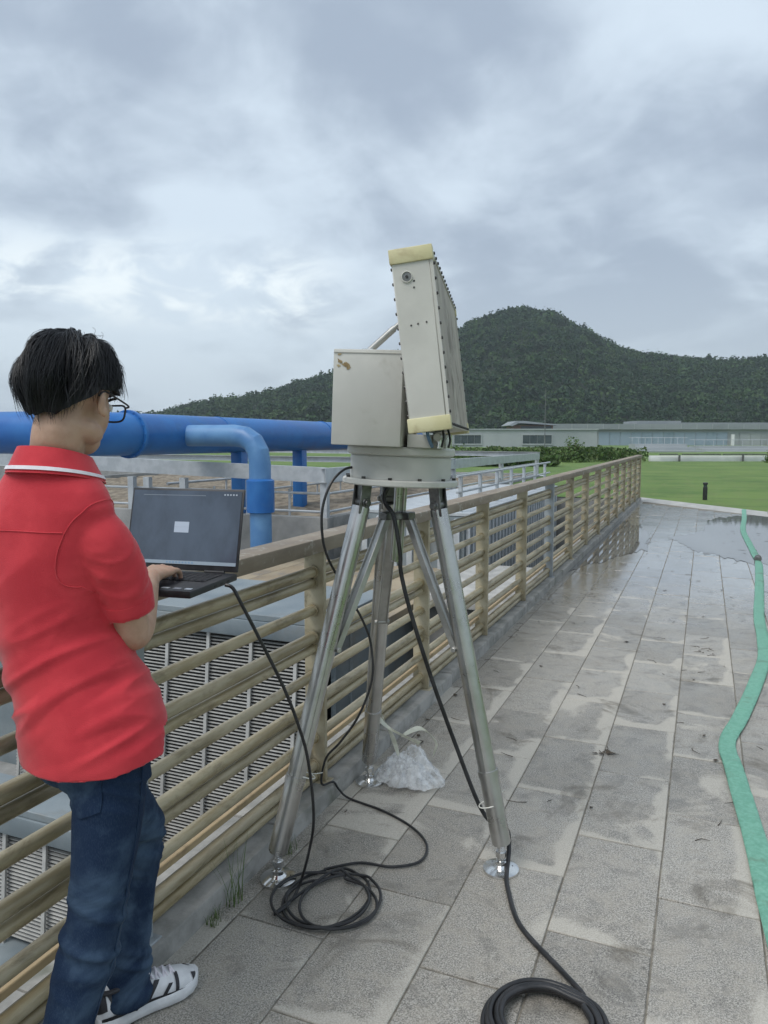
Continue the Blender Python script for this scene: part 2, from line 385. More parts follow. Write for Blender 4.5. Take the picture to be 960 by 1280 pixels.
mb = MB(); mb.add([(-1.64, -4, -.0045), (1.5, -4, -.0045), (1.5, yend(1.5), -.0045), (-1.64, yend(-1.64), -.0045),
                   (-1.64, -4, -.2), (1.5, -4, -.2), (1.5, yend(1.5), -.2), (-1.64, yend(-1.64), -.2)],
                  [(0, 1, 2, 3), (0, 4, 5, 1), (1, 5, 6, 2), (2, 6, 7, 3), (3, 7, 4, 0)])
pave = part('pavement', mb, M['mortar'], smooth=False); tag(pave, kind='structure')
TW, TL = 0.305, 0.61
tiles = []
for L in (1, 2):   # full and cut tiles share two meshes
    b_ = MB(); b_.box((0, 0, -.017), (TW - .0045, TL - .0045 if L == 1 else TL / 2 - .006, .034)); me = b_.mesh('tile', bevel=.0025, segs=1); me.materials.append(M['tile']); tiles.append(me)
n_t = 0
for c in range(9):
    x0 = -1.308 + c * TW
    if c == 8: break
    off = 2.22 if c in (1, 3, 5, 7) else 2.525
    for k in range(-5, 32):
        y = off + k * TL + TL / 2
        if y + TL / 2 > yend(x0 + TW / 2) - .95 or y < -.35: continue
        o = link('tile', tiles[0], M['tile'], pave, (x0 + TW / 2, y, rnd.uniform(-.0015, .0015)))
        o.rotation_euler = (rnd.uniform(-.002, .002), rnd.uniform(-.003, .003), rnd.uniform(-.003, .003)); n_t += 1
# the narrow strips along both kerbs
for x0, x1 in ((XL - .01, -1.311), (1.135, XR + .01)):
    for k in range(0, 16):
        y = .3 + k * 1.22
        if y + 1.22 > yend(x1): continue
        b_ = MB(); b_.box(((x0 + x1) / 2, y + .61, -.018), (x1 - x0 - .005, 1.214, .034)); o = part('edge_strip', b_, M['tile'], pave, at=((x0 + x1) / 2, y + .61, 0), bevel=.002, segs=1)
mb = MB(); yy = lambda x, d: yend(x) - d
mb.add([(-1.64, yy(-1.64, 1.1), .004), (1.5, yy(1.5, 1.1), .004), (1.5, yy(1.5, -.1), .004), (-1.64, yy(-1.64, -.1), .004),
        (-1.64, yy(-1.64, 1.1), -.1), (1.5, yy(1.5, 1.1), -.1), (1.5, yy(1.5, -.1), -.1), (-1.64, yy(-1.64, -.1), -.1)], [(0, 1, 2, 3), (0, 4, 5, 1), (2, 6, 7, 3), (1, 5, 6, 2)])
part('end_strip', mb, M['pale_concrete'], pave, smooth=False)

# water lying on the far half of the deck
def water_mat():
    t = NT('standing_water'); t.set((0.17, 0.17, 0.165), 0.03, 0.0, IOR=1.9)
    n = t.noise(t.world(), 5, 2, 0.5, rnd=False); t.bump(n, 0.02, 0.01); return t.m
M['water'] = water_mat()
def puddle(name, pts, label):
    P = spline([(x, y, 0) for x, y in pts], 40, True); out = []
    for i, p in enumerate(P):
        k = 0.12 * mnoise.noise(Vector((p[0] * 3, p[1] * 1.6, 4))) + 0.12 * mnoise.noise(Vector((p[0] * 9, p[1] * 5, 9))) + .07 * mnoise.noise(Vector((p[0] * 25, p[1] * 14, 2)))
        c = np.mean(P, axis=0); d = nrm(p - c); out.append(p + d * k * V(0.6, 2.2, 0))
    me = bpy.data.meshes.new(name); me.from_pydata([(min(max(p[0], XL + .003), XR - .003), p[1], .0032) for p in out], [], [tuple(range(len(out)))])
    o = link(name, me, M['water']); return tag(o, kind='structure')
puddle('puddle', [(-1.42, 8.6), (-1.22, 9.3), (-1.06, 9.8), (-.84, 10.4), (-.70, 11.0), (-.74, 12.2), (-.88, 13.2), (-1.08, 13.9), (-1.42, 14.2), (-1.45, 11)], '')
puddle('puddle', [(1.25, 9.4), (.70, 9.9), (.18, 10.6), (-.22, 11.4), (-.45, 12.2), (-.1, 12.9), (.05, 14.0), (.12, 15.2), (.45, 16.0), (1.25, 16.2), (1.3, 12.5)], '')

def kerb(name, x0, x1, y0, y1, side):
    root = bpy.data.objects.new(name, None); COL.objects.link(root); tag(root, kind='structure')
    y = y0
    b_ = MB(); b_.box((0, 0, -.045), (x1 - x0, .994, .23)); me = b_.mesh('kerb_stone', bevel=.008, segs=2)
    for p in me.vertices:
        p.co += Vector((mnoise.noise(p.co * 9) * .004, 0, mnoise.noise(p.co * 7 + Vector((3, 1, 2))) * .004))
    while y < y1:
        o = link('kerb_stone', me, M['concrete'], root, ((x0 + x1) / 2 + rnd.uniform(-.006, .006), y + .5, rnd.uniform(-.004, .004))); o.rotation_euler[2] = rnd.uniform(-.004, .004); y += 1.0
    return root
kerb('kerb', -1.645, XL, -.66, 19.3, -1)
kerb('kerb', XR, 1.48, 5.0, 16.6, 1)

# ------------------------------------------------------------------ railings
HT = dict(pair=((.957, .0225), (.910, .0195)), )
TUBES = [(.957, .0225), (.911, .0195), (.798, .0205), (.684, .0225), (.636, .0195), (.525, .0205), (.409, .0225), (.362, .0195), (.258, .0205), (.138, .0225), (.092, .0195)]
def railing(loc, ys, label, group, grey, mirror=1, board=True):
    root = thing('railing', loc, label, 'railing', group)
    L0 = loc[0]; tx = L0 - .004 * mirror
    meshes = {}
    def tube_mesh(L, r, seed):
        key = (round(L, 3), r, seed)
        if key not in meshes:
            b_ = MB(); n = 7; R = random.Random(seed); dx, dz = R.uniform(-.003, .003), R.uniform(-.004, .002)
            pts = [(dx * math.sin(math.pi * i / (n - 1)), -L / 2 + L * i / (n - 1), dz * math.sin(math.pi * i / (n - 1))) for i in range(n)]
            b_.tube(pts, r, 12)
            for e in (-1, 1): b_.cyl((0, e * (L / 2 - .008), 0), (0, e * (L / 2), 0), r + .006, n=12)
            me = b_.mesh('tube', ang=50); me.materials.append(M['tube'] if seed % 2 else M['tube2']); meshes[key] = me
        return meshes[key]
    pm_ = {}
    for i, y in enumerate(ys):
        g = i in grey; key = 'g' if g else 'p'
        if key not in pm_:
            b_ = MB(); b_.box((0, 0, .4835), (.092, .044 if g else .024, .975))
            b_.box((0, 0, -.009), (.13, .075, .012))
            me = b_.mesh('post', bevel=.003, segs=1); me.materials.append(M['grey_post'] if g else M['post']); pm_[key] = me
        link('post', pm_[key], None, root, (0, y - loc[1], 0))
    hw = .012
    for i in range(len(ys) - 1):
        a, b = ys[i], ys[i + 1]; L = b - a - .024 - (.01 if (i in grey or i + 1 in grey) else 0); mid = (a + b) / 2
        for j, (z, r) in enumerate(TUBES):
            link('tube', tube_mesh(L, r, (i * 3 + j) % 4), None, root, (-.004 * mirror + rnd.uniform(-.002, .002), mid - loc[1], z - loc[2]))
        if board:
            b_ = MB(); b_.box((0, 0, 0), (.075, L - .004, .026)); o = part('kick_board', b_.xf(lambda p: p + V(loc[0] - .055 * mirror, mid, .193)), M['board'], root, at=(loc[0] - .055 * mirror, mid, .193), bevel=.003, segs=1)
    # the hand rail: 3 m lengths butted end to end
    y0, y1 = ys[0] - .06, ys[-1] + .10; y = y0
    while y < y1 - .01:
        e = min(y + 3.84, y1); b_ = MB(); b_.box((loc[0], (y + e) / 2, 1.075), (.125, e - y - .004, .058)); part('top_rail', b_, M['top_rail'], root, at=(loc[0], (y + e) / 2, 1.075), bevel=.006)
        y = e
    return root
ys_l = [.34, 1.62] + [2.73 + 1.28 * k for k in range(14)]
railing((-1.457, .34, .075), ys_l, 'long khaki steel railing on the kerb beside the laptop and tripod', None, (1, 6))
railing((1.33, 5.6, .075), [5.6 + 1.28 * k for k in range(9)], 'railing at the right edge of the photo, beyond the green hose', None, (4,), mirror=-1)

# ------------------------------------------------------------------ the sunken works yard behind the railing
def louvre_casing(name, label, x0, x1, y0, y1, ztop, zbot, pitch, bay, lean, ledge=.16):
    root = thing(name, ((x0 + x1) / 2, y0, -3.2), label, 'louvre unit', 'louvred casings in the yard')
    h = ztop - zbot; cx = (x0 + x1) / 2
    b_ = MB(); b_.box((cx, (y0 + .06 + y1) / 2, (ztop + zbot) / 2 - .06), (x1 - x0 - .2, y1 - y0 - .1, h - .1)); part('dark_backing', b_, M['inside_shade'], root)  # backing block coloured dark so the slat gaps look shaded
    b_ = MB(); b_.box((x1 - .02, (y0 + y1) / 2 + .12, (ztop - 3.2) / 2), (.05, y1 - y0 - .1, ztop + 3.2 - .02))
    for k in range(int((y1 - y0) / .9)): b_.box((x1 + .012, y0 + .5 + k * .9, (ztop - 3.2) / 2), (.03, .05, ztop + 3.0))
    part('side_panel', b_, M['casing'], root, bevel=.004, segs=1)
    n = max(1, int((y1 - y0) / 1.1)); dy = (y1 - y0 + .1) / n
    for k in range(n):
        b_ = MB(); b_.box((cx, y0 - .08 + dy * (k + .5), ztop + .03), (x1 - x0 + .06, dy - .008, .06)); part('top_sheet', b_, M['casing'], root, bevel=.006, segs=1)
    b_ = MB(); b_.box((cx, y0 - .05, ztop - ledge / 2 - .001), (x1 - x0 + .04, .09, ledge)); part('fascia', b_, M['casing'], root, bevel=.008)
    ns = int((h - ledge) / pitch)
    sl = MB(); sl.box((0, 0, 0), (x1 - x0 - .06, pitch * .76, .005), rotax((1, 0, 0), math.radians(8))); me = sl.mesh('slat', smooth=False); me.materials.append(M['slat'])
    for k in range(ns):
        z = ztop - ledge - (k + .5) * pitch
        link('slat', me, None, root, (rnd.uniform(-.004, .004), (z - ztop) * math.tan(lean) + .0, z + 3.2))
    x = x0 + .10
    while x < x1:
        b_ = MB(); b_.bar((x, y0 - .045, ztop - ledge), (x, y0 - .045 - h * math.tan(lean), zbot), .034, .02, upv=(0, 1, 0)); part('mullion', b_, M['slat'], root); x += bay
    b_ = MB(); b_.box((cx, y0 - .1 - h * math.tan(lean), zbot - .06), (x1 - x0, .4, .12)); b_.box((cx, y0 + .2, (zbot - .12 - 3.2) / 2), (x1 - x0 - .1, .5, 3.2 + zbot - .12)); part('plinth', b_, M['casing'], root, bevel=.01)
    return root
louvre_casing('louvred_casing', 'tall grey louvred casing seen through the railing behind the tripod leg', -6.9, -3.12, 6.05, 7.45, -.20, -3.0, .0335, .485, math.radians(5.4))
louvre_casing('louvred_casing', 'lower grey louvred casing at the left edge, below the red shirt hem', -7.4, -3.72, 4.05, 4.36, -1.33, -2.36, .030, .41, math.radians(4))

# filter bed tank with concrete walls
TX0, TX1, TY0, TY1 = -22.0, -6.3, 12.3, 31.6
tank = thing('filter_tank', ((TX0 + TX1) / 2, (TY0 + TY1) / 2, -3.2), 'concrete filter bed tank with brown gravel behind the railing', 'tank')
for nm, c, s_ in (('wall', ((TX0 + TX1) / 2, TY0 + .12, -1.575), (TX1 - TX0, .24, 3.25)), ('wall', ((TX0 + TX1) / 2, TY1 - .12, -1.575), (TX1 - TX0, .24, 3.25)),
                  ('wall', (TX0 + .12, (TY0 + TY1) / 2, -1.577), (.24, TY1 - TY0 - .49, 3.25)), ('wall', (TX1 - .12, (TY0 + TY1) / 2, -1.577), (.24, TY1 - TY0 - .49, 3.25))):
    b_ = MB(); b_.box(c, s_); part(nm, b_, M['wall_concrete'], tank, bevel=.01)
gb = MB(); nx, ny = 60, 90; g0x, g1x, g0y, g1y = TX0 + .24, TX1 - .24, TY0 + .24, TY1 - .24
vs_ = []
for j in range(ny + 1):
    for i in range(nx + 1):
        x = g0x + (g1x - g0x) * i / nx; y = g0y + (g1y - g0y) * j / ny
        vs_.append((x, y, -.10 + .05 * math.sin(y * 5.5) + .05 * mnoise.noise(Vector((x * 1.2, y * 1.2, 3)))))
gb.add(vs_, [(j * (nx + 1) + i, j * (nx + 1) + i + 1, (j + 1) * (nx + 1) + i + 1, (j + 1) * (nx + 1) + i) for j in range(ny) for i in range(nx)])
tag(part('gravel_bed', gb, M['gravel'], tank, fix=False), kind='stuff')
# galvanised channel frame and guard rails round the tank
fr = thing('steel_frame', ((TX0 + TX1) / 2, TY0, .05), 'galvanised channel steel frame around the filter tank, behind the laptop', 'steel frame')
def channel(p0, p1, h=.28, w=.10, name='channel_beam'):
    p0, p1 = np.asarray(p0, float), np.asarray(p1, float); d = nrm(p1 - p0); u = nrm(np.cross(d, V(0, 0, 1)))
    b_ = MB(); b_.bar(p0, p1, .012, h); 
    for e in (-1, 1): b_.bar(p0 + V(0, 0, e * (h / 2 - .006)) - u * w / 2, p1 + V(0, 0, e * (h / 2 - .006)) - u * w / 2, w, .013)
    part(name, b_, M['galv'], fr)
zb = .86
channel((-21.9, TY0 + .02, zb + .40), (TX1 - .06, TY0 + .02, zb - .03))
channel((TX1 - .02, TY0 - .04, zb - .03), (TX1 - .02, TY1, zb - .10), h=.26)
channel((TX1, TY1 - .02, zb - .02), (TX0, TY1 - .02, zb + .10), h=.2)
channel((TX1, 20.0, zb + .02), (TX0, 20.0, zb + .06), h=.16)
for x, y in [(TX1 - .1, TY0 + .1), (-8.0, TY0 + .1), (-9.55, TY0 + .1), (TX1 - .1, 16.0), (TX1 - .1, 20.1), (TX1 - .1, 25.5), (TX1 - .1, TY1 - .1), (-10.45, TY0 + .1), (-10.85, TY0 + .1), (-12.5, TY0 + .1), (-15.5, TY0 + .1)]:
    b_ = MB(); b_.box((x, y, .38), (.14, .12, .68)); part('post', b_, M['galv'], fr, bevel=.004, segs=1)
gr = thing('guard_rail', (TX1 - .12, TY0 + .1, .05), 'thin galvanised guard rails on the filter tank rim', 'guard rail')
for z in (.18, .52):
    b_ = MB(); b_.tube([(TX0 + .1, TY0 + .2, z), (TX1 - .2, TY0 + .2, z - .04)], .024, 10); part('rail', b_, M['galv'], gr)
    b_ = MB(); b_.tube([(TX1 - .12, TY0 + .2, z - .04), (TX1 - .12, TY1 - .3, z - .04)], .024, 10); part('rail', b_, M['galv'], gr)
    b_ = MB(); b_.tube([(-10.2, TY0 + .4, z + .05), (-10.2, TY1 - .3, z)], .03, 10); part('rail', b_, M['galv'], gr)
for k in range(12):
    b_ = MB(); b_.cyl((-10.2, TY0 + 1.0 + k * 1.5, -.15), (-10.2, TY0 + 1.0 + k * 1.5, .60), .024, n=8); part('stanchion', b_, M['galv'], gr)
for k in range(3):
    b_ = MB(); b_.cyl((-8.9 + k * .85, TY0 + .2, .05), (-8.9 + k * .85, TY0 + .2, .56), .024, n=8); part('stanchion', b_, M['galv'], gr)

# ribbed enclosure between tank and walkway with its white guard rail
en = thing('ribbed_enclosure', (-4.6, 17, -3.2), 'grey ribbed sheet enclosure behind the far railing posts', 'enclosure')
b_ = MB(); b_.box((-4.6, 16.25, -1.5), (1.9, 8.3, 3.4)); part('wall', b_, M['casing'], en)
rb = MB(); rb.box((0, 0, 0), (.07, .10, 3.36)); me = rb.mesh('rib', bevel=.012, segs=1); me.materials.append(M['galv'])
for k in range(32): link('rib', me, None, en, (.985, 12.24 + k * .26 - 17, 1.69))
for k in range(7): link('rib', me, None, en, (-.84 + k * .28, 12.05 - 17, 1.69)).rotation_euler[2] = math.pi / 2
for k in range(5):
    b_ = MB(); b_.box((-4.6, 12.9 + k * 1.63, .235), (2.1, 1.61, .05)); part('roof_sheet', b_, M['galv'], en, bevel=.004, segs=1)
g2 = thing('guard_rail', (-3.75, 12.2, .26), 'white guard rail with upright posts above the ribbed enclosure', 'guard rail')
for k in range(7):
    b_ = MB(); b_.box((-3.78, 12.3 + k * 1.22, .57), (.06, .06, .62)); part('post', b_, M['galv'], g2)
for z in (.60, .87):
    b_ = MB(); b_.tube([(-3.78, 12.1, z), (-3.78, 20.3, z)], .022, 8); part('rail', b_, M['galv'], g2)
sl_ = MB(); sl_.box((-2.75, 10.6, -.62), (1.5, 2.6, .16)); o = part('concrete_slab', sl_, M['pale_concrete'], bevel=.01); tag(o, 'pale concrete slab between the louvred casing and the ribbed enclosure', 'slab')
b_ = MB(); b_.box((-2.75, 10.6, -1.96), (1.2, 2.2, 2.48)); o = part('concrete_plinth', b_, M['wall_concrete']); tag(o, 'grey concrete plinth under the pale slab in the yard', 'plinth')
po = thing('platform', (-7.0, 9.9, -3.2), 'tan topped platform at the foot of the blue branch pipe', 'platform')
for k in range(6):
    pf = MB(); pf.box((-9.0 + k * 1.0, 9.9, -.76), (.99, 4.6, .14)); part('deck_plate', pf, M['tan'], po, bevel=.006, segs=1)
pf = MB(); pf.box((-6.5, 9.9, -2.02), (5.8, 4.4, 2.36)); part('base', pf, M['casing'], po)

# ------------------------------------------------------------------ blue pipework
pz = 1.57
pp = thing('blue_pipeline', (-8.9, 12.3, .05), 'large blue pipeline running behind the laptop with a mitred side branch', 'pipeline')
def bend(a, c, b, n=5, k=1.0):   # mitred elbow
    a, b, c = map(np.array, (a, b, c)); return [(1 - t) ** 2 * a + 2 * (1 - t) * t * c + t * t * b for t in [i / n for i in range(n + 1)]]
b_ = MB(); path = [V(-22, 9.45, pz + .06), V(-9.45, 9.45, pz + .02)] + bend((-9.45, 9.45, pz), (-8.9, 9.45, pz), (-8.9, 10.0, pz))[1:] + [V(-8.9, 23.2, pz - .02)] + bend((-8.9, 23.2, pz - .02), (-8.9, 24.05, pz - .02), (-8.9, 24.05, pz - .85))[1:] + [V(-8.9, 24.05, -.2)]
b_.tube(path, .355, 36); part('main_pipe', b_, M['blue'], pp, ang=25)
for p, d in (((-9.55, 10.05, pz), (1, 0, 0)), ((-8.9, 10.12, pz), (0, 1, 0)), ((-8.9, 17.0, pz), (0, 1, 0)), ((-14.5, 10.05, pz + .03), (1, 0, 0))):
    f_ = MB(); p = np.array(p); d = np.array(d, float); f_.cyl(p - d * .03, p + d * .03, .405, n=36)
    u, w, _ = frame(d)
    for k in range(16):
        a = 2 * math.pi * k / 16; q = p + (u * math.cos(a) + w * math.sin(a)) * .382; f_.cyl(q - d * .05, q + d * .05, .013, n=6)
    part('flange', f_, M['blue'], pp, bevel=.004, segs=1) if d[0] == 0 and p[1] < 11 else None
for y in (12.6, 17.0): 
    f_ = MB(); f_.tube([V(-8.9, y, pz), V(-8.9, y + .03, pz)], .361, 36); part('weld_seam', f_, M['blue'], pp)
b_ = MB(); path = [V(-8.8, 11.35, pz - .02), V(-7.62, 11.35, pz - .02)] + bend((-7.62, 11.35, pz - .02), (-7.12, 11.35, pz - .02), (-7.12, 11.35, pz - .52), 4)[1:] + [V(-7.12, 11.35, -.68)]
b_.tube(path, .19, 28); br = part('branch_pipe', b_, M['blue_dull'], pp, ang=16)
for q in path[2:6]:
    pass
b_ = MB(); b_.lathe([(.19, -.02), (.245, 0), (.245, .55), (.2, .58)], 28, (-7.12, 11.35, .22)); part('coupling', b_, M['blue'], br)
b_ = MB(); b_.cyl((-7.12, 11.35, -.70), (-7.12, 11.35, -.66), .28, n=28); part('base_flange', b_, M['blue'], br)
for y in (13.4, 15.95, 19.6):
    b_ = MB(); b_.box((-8.9, y, .55 if y > 12.5 else .27), (.26, .24, 1.36 if y > 12.5 else 1.9)); part('support_post', b_, M['blue'], pp, bevel=.01)
b_ = MB(); b_.box((-9.9, 9.45, -.98), (.30, .30, 4.4)); part('support_post', b_, M['blue'], pp, bevel=.01)
# ------------------------------------------------------------------ far background: hill, buildings, hedge
BF = V(-math.sin(YAW), math.cos(YAW), 0); BR = V(math.cos(YAW), math.sin(YAW), 0)
def bg(lat, dep, z=0.0): return BF * dep + BR * lat + V(0, 0, z)
BROT = rotz(YAW)
def bgbox(mb, l0, l1, d0, d1, z0, z1): return mb.box(bg((l0 + l1) / 2, (d0 + d1) / 2, (z0 + z1) / 2), (l1 - l0, d1 - d0, z1 - z0), BROT)

RIDGE = [(-900, 30), (-300, 32), (60, 30), (190, 33), (250, 50), (330, 61), (400, 83), (470, 100), (560, 135), (600, 155), (640, 168), (685, 163), (720, 145), (760, 123), (800, 111), (860, 105), (905, 102), (960, 108), (1030, 116), (1150, 100), (1400, 70), (2000, 30)]
RX = np.array([p[0] for p in RIDGE], float); RY = np.array([p[1] for p in RIDGE], float)
D0, D1 = 250.0, 460.0
def hillz(a, d):
    """a: tangent of the bearing from the view axis; d: distance along the view axis"""
    top = (np.interp(a * 950 + 480, RX, RY) * .975 - 3.0) / 950.0 * D1
    s = np.clip((d - D0) / (D1 - D0), 0, 1); s = s * s * (3 - 2 * s) * 0.45 + 0.55 * s
    back = np.clip((d - D1) / 300.0, 0, 1)
    return top * s * (1 - back * back)
na, nd = 260, 60
vs_, fs_ = [], []
for j in range(nd + 1):
    d = D0 + (720 - D0) * j / nd
    for i in range(na + 1):
        a = -1.3 + 2.6 * i / na
        z = float(hillz(a, d)); z += 2.2 * mnoise.noise(Vector((a * 18, d / 30, 1))) * min(z / 20, 1)
        vs_.append(bg(a * d, d, z - 3.0))
fs_ = [(j * (na + 1) + i, j * (na + 1) + i + 1, (j + 1) * (na + 1) + i + 1, (j + 1) * (na + 1) + i) for j in range(nd) for i in range(na)]
M['soil'] = pm('hill_undergrowth', (0.010, 0.022, 0.008), (0.018, 0.034, 0.012), 0.2, (0.9, 0.95))
hb = MB(); hb.add(vs_, fs_); tag(link('hill', hb.mesh('hill', fix=False), M['soil']), kind='structure')

def leaf_material(name, attr=True, rough=0.55, trans=0.25):
    t = NT(name)
    at = t.new('ShaderNodeAttribute'); at.attribute_name = 'tint'
    t.set(at.outputs['Color'], rough, 0.0, Specular_IOR_Level=0.25)
    tr = t.new('ShaderNodeBsdfTranslucent'); t.l.new(at.outputs['Color'], tr.inputs[0])
    mx_ = t.new('ShaderNodeMixShader'); mx_.inputs[0].default_value = trans
    t.l.new(t.b.outputs[0], mx_.inputs[1]); t.l.new(tr.outputs[0], mx_.inputs[2]); t.l.new(mx_.outputs[0], t.out.inputs[0])
    return t.m
M['leaf'] = leaf_material('foliage')
def leaf_mesh(name, cen, nor, size, tint, loc=(0, 0, 0)):
    """many small two-triangle leaf clumps: arrays of centres, normals, sizes, colours"""
    n = len(cen); ax = nprng.normal(size=(n, 3)); u = np.cross(nor, ax); u /= np.linalg.norm(u, axis=1)[:, None] + 1e-9; w = np.cross(nor, u)
    s1 = size[:, None]; k = nprng.uniform(.55, 1.0, (n, 1)); bend_ = nor * s1 * nprng.uniform(-.35, .1, (n, 1))
    q = np.stack([cen - u * s1, cen + w * s1 * k + bend_, cen + u * s1, cen - w * s1 * k + bend_], 1).reshape(-1, 3) - np.array(loc)
    me = bpy.data.meshes.new(name); me.vertices.add(4 * n); me.vertices.foreach_set('co', q.ravel())
    me.loops.add(4 * n); me.loops.foreach_set('vertex_index', np.arange(4 * n)); me.polygons.add(n)
    me.polygons.foreach_set('loop_start', np.arange(n) * 4); me.polygons.foreach_set('loop_total', np.full(n, 4))
    me.update(); me.validate()
    at = me.attributes.new('tint', 'FLOAT_COLOR', 'POINT'); c = np.repeat(np.concatenate([tint, np.ones((n, 1))], 1), 4, axis=0)
    at.data.foreach_set('color', c.ravel().astype(np.float32))
    return me
# the wooded hillside: some 6,000 crowns that read as one mass
nt = 12500
d_ = D0 + 8 + (D1 + 25 - D0) * nprng.uniform(0.0, 1, nt) ** .72; px_ = nprng.uniform(90, 1120, nt); a_ = (px_ - 480) / 950
ridge_n = 1500; d_[:ridge_n] = D1 + nprng.uniform(-14, 12, ridge_n)
z_ = hillz(a_, d_) - 3.0
keep = z_ > -2.0; a_, d_, z_ = a_[keep], d_[keep], z_[keep]; nt = len(a_)
r_ = nprng.uniform(1.3, 3.0, nt) * np.where(nprng.uniform(size=nt) < .10, 1.45, 1.0)
P_ = np.stack([BF[0] * d_ + BR[0] * a_ * d_, BF[1] * d_ + BR[1] * a_ * d_, z_ + r_ * .7], 1)
pal = np.array([(.022, .050, .014), (.034, .068, .018), (.050, .085, .024), (.026, .058, .026), (.066, .10, .03), (.020, .042, .018)])
patch = np.array([mnoise.noise(Vector((p[0] / 22, p[1] / 30, p[2] / 13))) + .5 * mnoise.noise(Vector((p[0] / 9, p[1] / 12, p[2] / 6))) for p in P_])
pi_ = np.clip((nprng.uniform(0, 6, nt) * .7 + patch * 5.2 + .9), 0, 5.99).astype(int)
tc_ = pal[pi_] * nprng.uniform(.78, 1.18, (nt, 1)) * np.array([.72, .92, .80])
K = 40
dirv = nprng.normal(size=(nt, K, 3)); dirv[..., 2] = np.abs(dirv[..., 2]) * 1.0 - .25; dirv /= np.linalg.norm(dirv, axis=2)[..., None]
lump = 1 + .28 * np.sin(dirv[..., 0] * 5 + nprng.uniform(0, 6, (nt, 1))) * np.cos(dirv[..., 2] * 4 + nprng.uniform(0, 6, (nt, 1)))
cen = P_[:, None, :] + dirv * (r_[:, None] * lump * nprng.uniform(.6, 1.05, (nt, K)))[..., None] * np.array([1, 1, .95])
nor = dirv + nprng.normal(size=dirv.shape) * .45; nor /= np.linalg.norm(nor, axis=2)[..., None]
size = np.repeat(r_[:, None], K, 1) * nprng.uniform(.14, .30, (nt, K))
tint = tc_[:, None, :] * nprng.uniform(.88, 1.14, (nt, K, 1))
wood = link('wooded_hillside', leaf_mesh('wooded_hillside', cen.reshape(-1, 3), nor.reshape(-1, 3), size.ravel(), tint.reshape(-1, 3)), M['leaf'])
tag(wood, 'dense dark green woodland covering the hill behind the buildings', 'woodland', kind='stuff')

# long low works buildings
M['bld_grey'] = pm('grey_cladding', (0.30, 0.325, 0.33), (0.36, 0.385, 0.39), 0.15, (0.6, 0.8))
M['bld_pale'] = pm('pale_cladding', (0.29, 0.32, 0.33), (0.36, 0.385, 0.395), 0.15, (0.5, 0.7))
M['bld_roof'] = pm('grey_roof_band', (0.20, 0.225, 0.235), (0.26, 0.285, 0.295), 0.12, (0.6, 0.8))
M['bld_brown'] = pm('brown_fascia', (0.15, 0.085, 0.05), (0.21, 0.125, 0.08), 0.4, (0.6, 0.8))
M['pane'] = pm('dark_glass', (0.03, 0.045, 0.05), (0.06, 0.08, 0.085), 0.3, (0.08, 0.15))
M['glazing'] = pm('blue_grey_glazing', (0.22, 0.29, 0.35), (0.28, 0.35, 0.42), 0.1, (0.2, 0.35))
def bgx(px, d): return (px - 480) / 950.0 * d
def bgz(py, d): return 1.5 + (548 - py) / 950.0 * d
def window(root, l0, l1, d, z0, z1, fr_=.18, pane='pane', nm=4):
    f_ = MB(); bgbox(f_, l0, l1, d - .12, d + .05, z1 - fr_, z1); bgbox(f_, l0, l1, d - .12, d + .05, z0, z0 + fr_); bgbox(f_, l0, l0 + fr_, d - .12, d + .05, z0 + fr_, z1 - fr_); bgbox(f_, l1 - fr_, l1, d - .12, d + .05, z0 + fr_, z1 - fr_)
    w = part('window', f_, M['bld_pale'], root)
    for k in range(nm):
        p_ = MB(); a = l0 + fr_ + (l1 - l0 - 2 * fr_) * k / nm; b = l0 + fr_ + (l1 - l0 - 2 * fr_) * (k + 1) / nm
        bgbox(p_, a + .04, b - .04, d - .03, d + .02, z0 + fr_, z1 - fr_); part('pane', p_, M[pane], w)
# long grey hall on the right
d = 172.0; l0, l1 = bgx(690, d), bgx(1180, d)
hall = thing('works_hall', tuple(bg((l0 + l1) / 2, d, 0)), 'long low grey hall with a glazed front at the foot of the hill', 'building')
b_ = MB(); bgbox(b_, l0, l1, d, d + 30, -.2, bgz(537, d)); part('wall', b_, M['bld_grey'], hall)
b_ = MB(); bgbox(b_, l0 - .6, l1, d - .8, d + 31, bgz(537, d) + .003, bgz(530, d)); rf = part('roof', b_, M['bld_roof'], hall)
b_ = MB(); bgbox(b_, bgx(805, d), bgx(862, d), d + 6, d + 16, bgz(530, d) + .003, bgz(525.5, d)); part('roof_monitor', b_, M['bld_roof'], rf)
b_ = MB(); bgbox(b_, bgx(862, d), l1, d + 8, d + 16, bgz(530, d) + .003, bgz(527.5, d)); part('roof_monitor', b_, M['bld_roof'], rf)
window(hall, bgx(746, d), bgx(908, d), d - .1, bgz(558, d), bgz(539.5, d), .15, 'glazing', 12)
window(hall, bgx(922, d), bgx(1000, d), d - .1, bgz(558, d), bgz(541, d), .15, 'bld_grey', 6)
for px in (911, 957):
    b_ = MB(); bgbox(b_, bgx(px - 1.6, d), bgx(px + 1.6, d), d - 1.4, d - .9, -.2, bgz(543, d)); part('column', b_, M['white_paint'], hall)
for k in range(24):
    b_ = MB(); x = l0 + 4 + k * 3.5; bgbox(b_, x, x + .12, d - .86, d - .8, bgz(537, d) + .05, bgz(530, d) - .05); part('cladding_joint', b_, M['bld_grey'], rf)
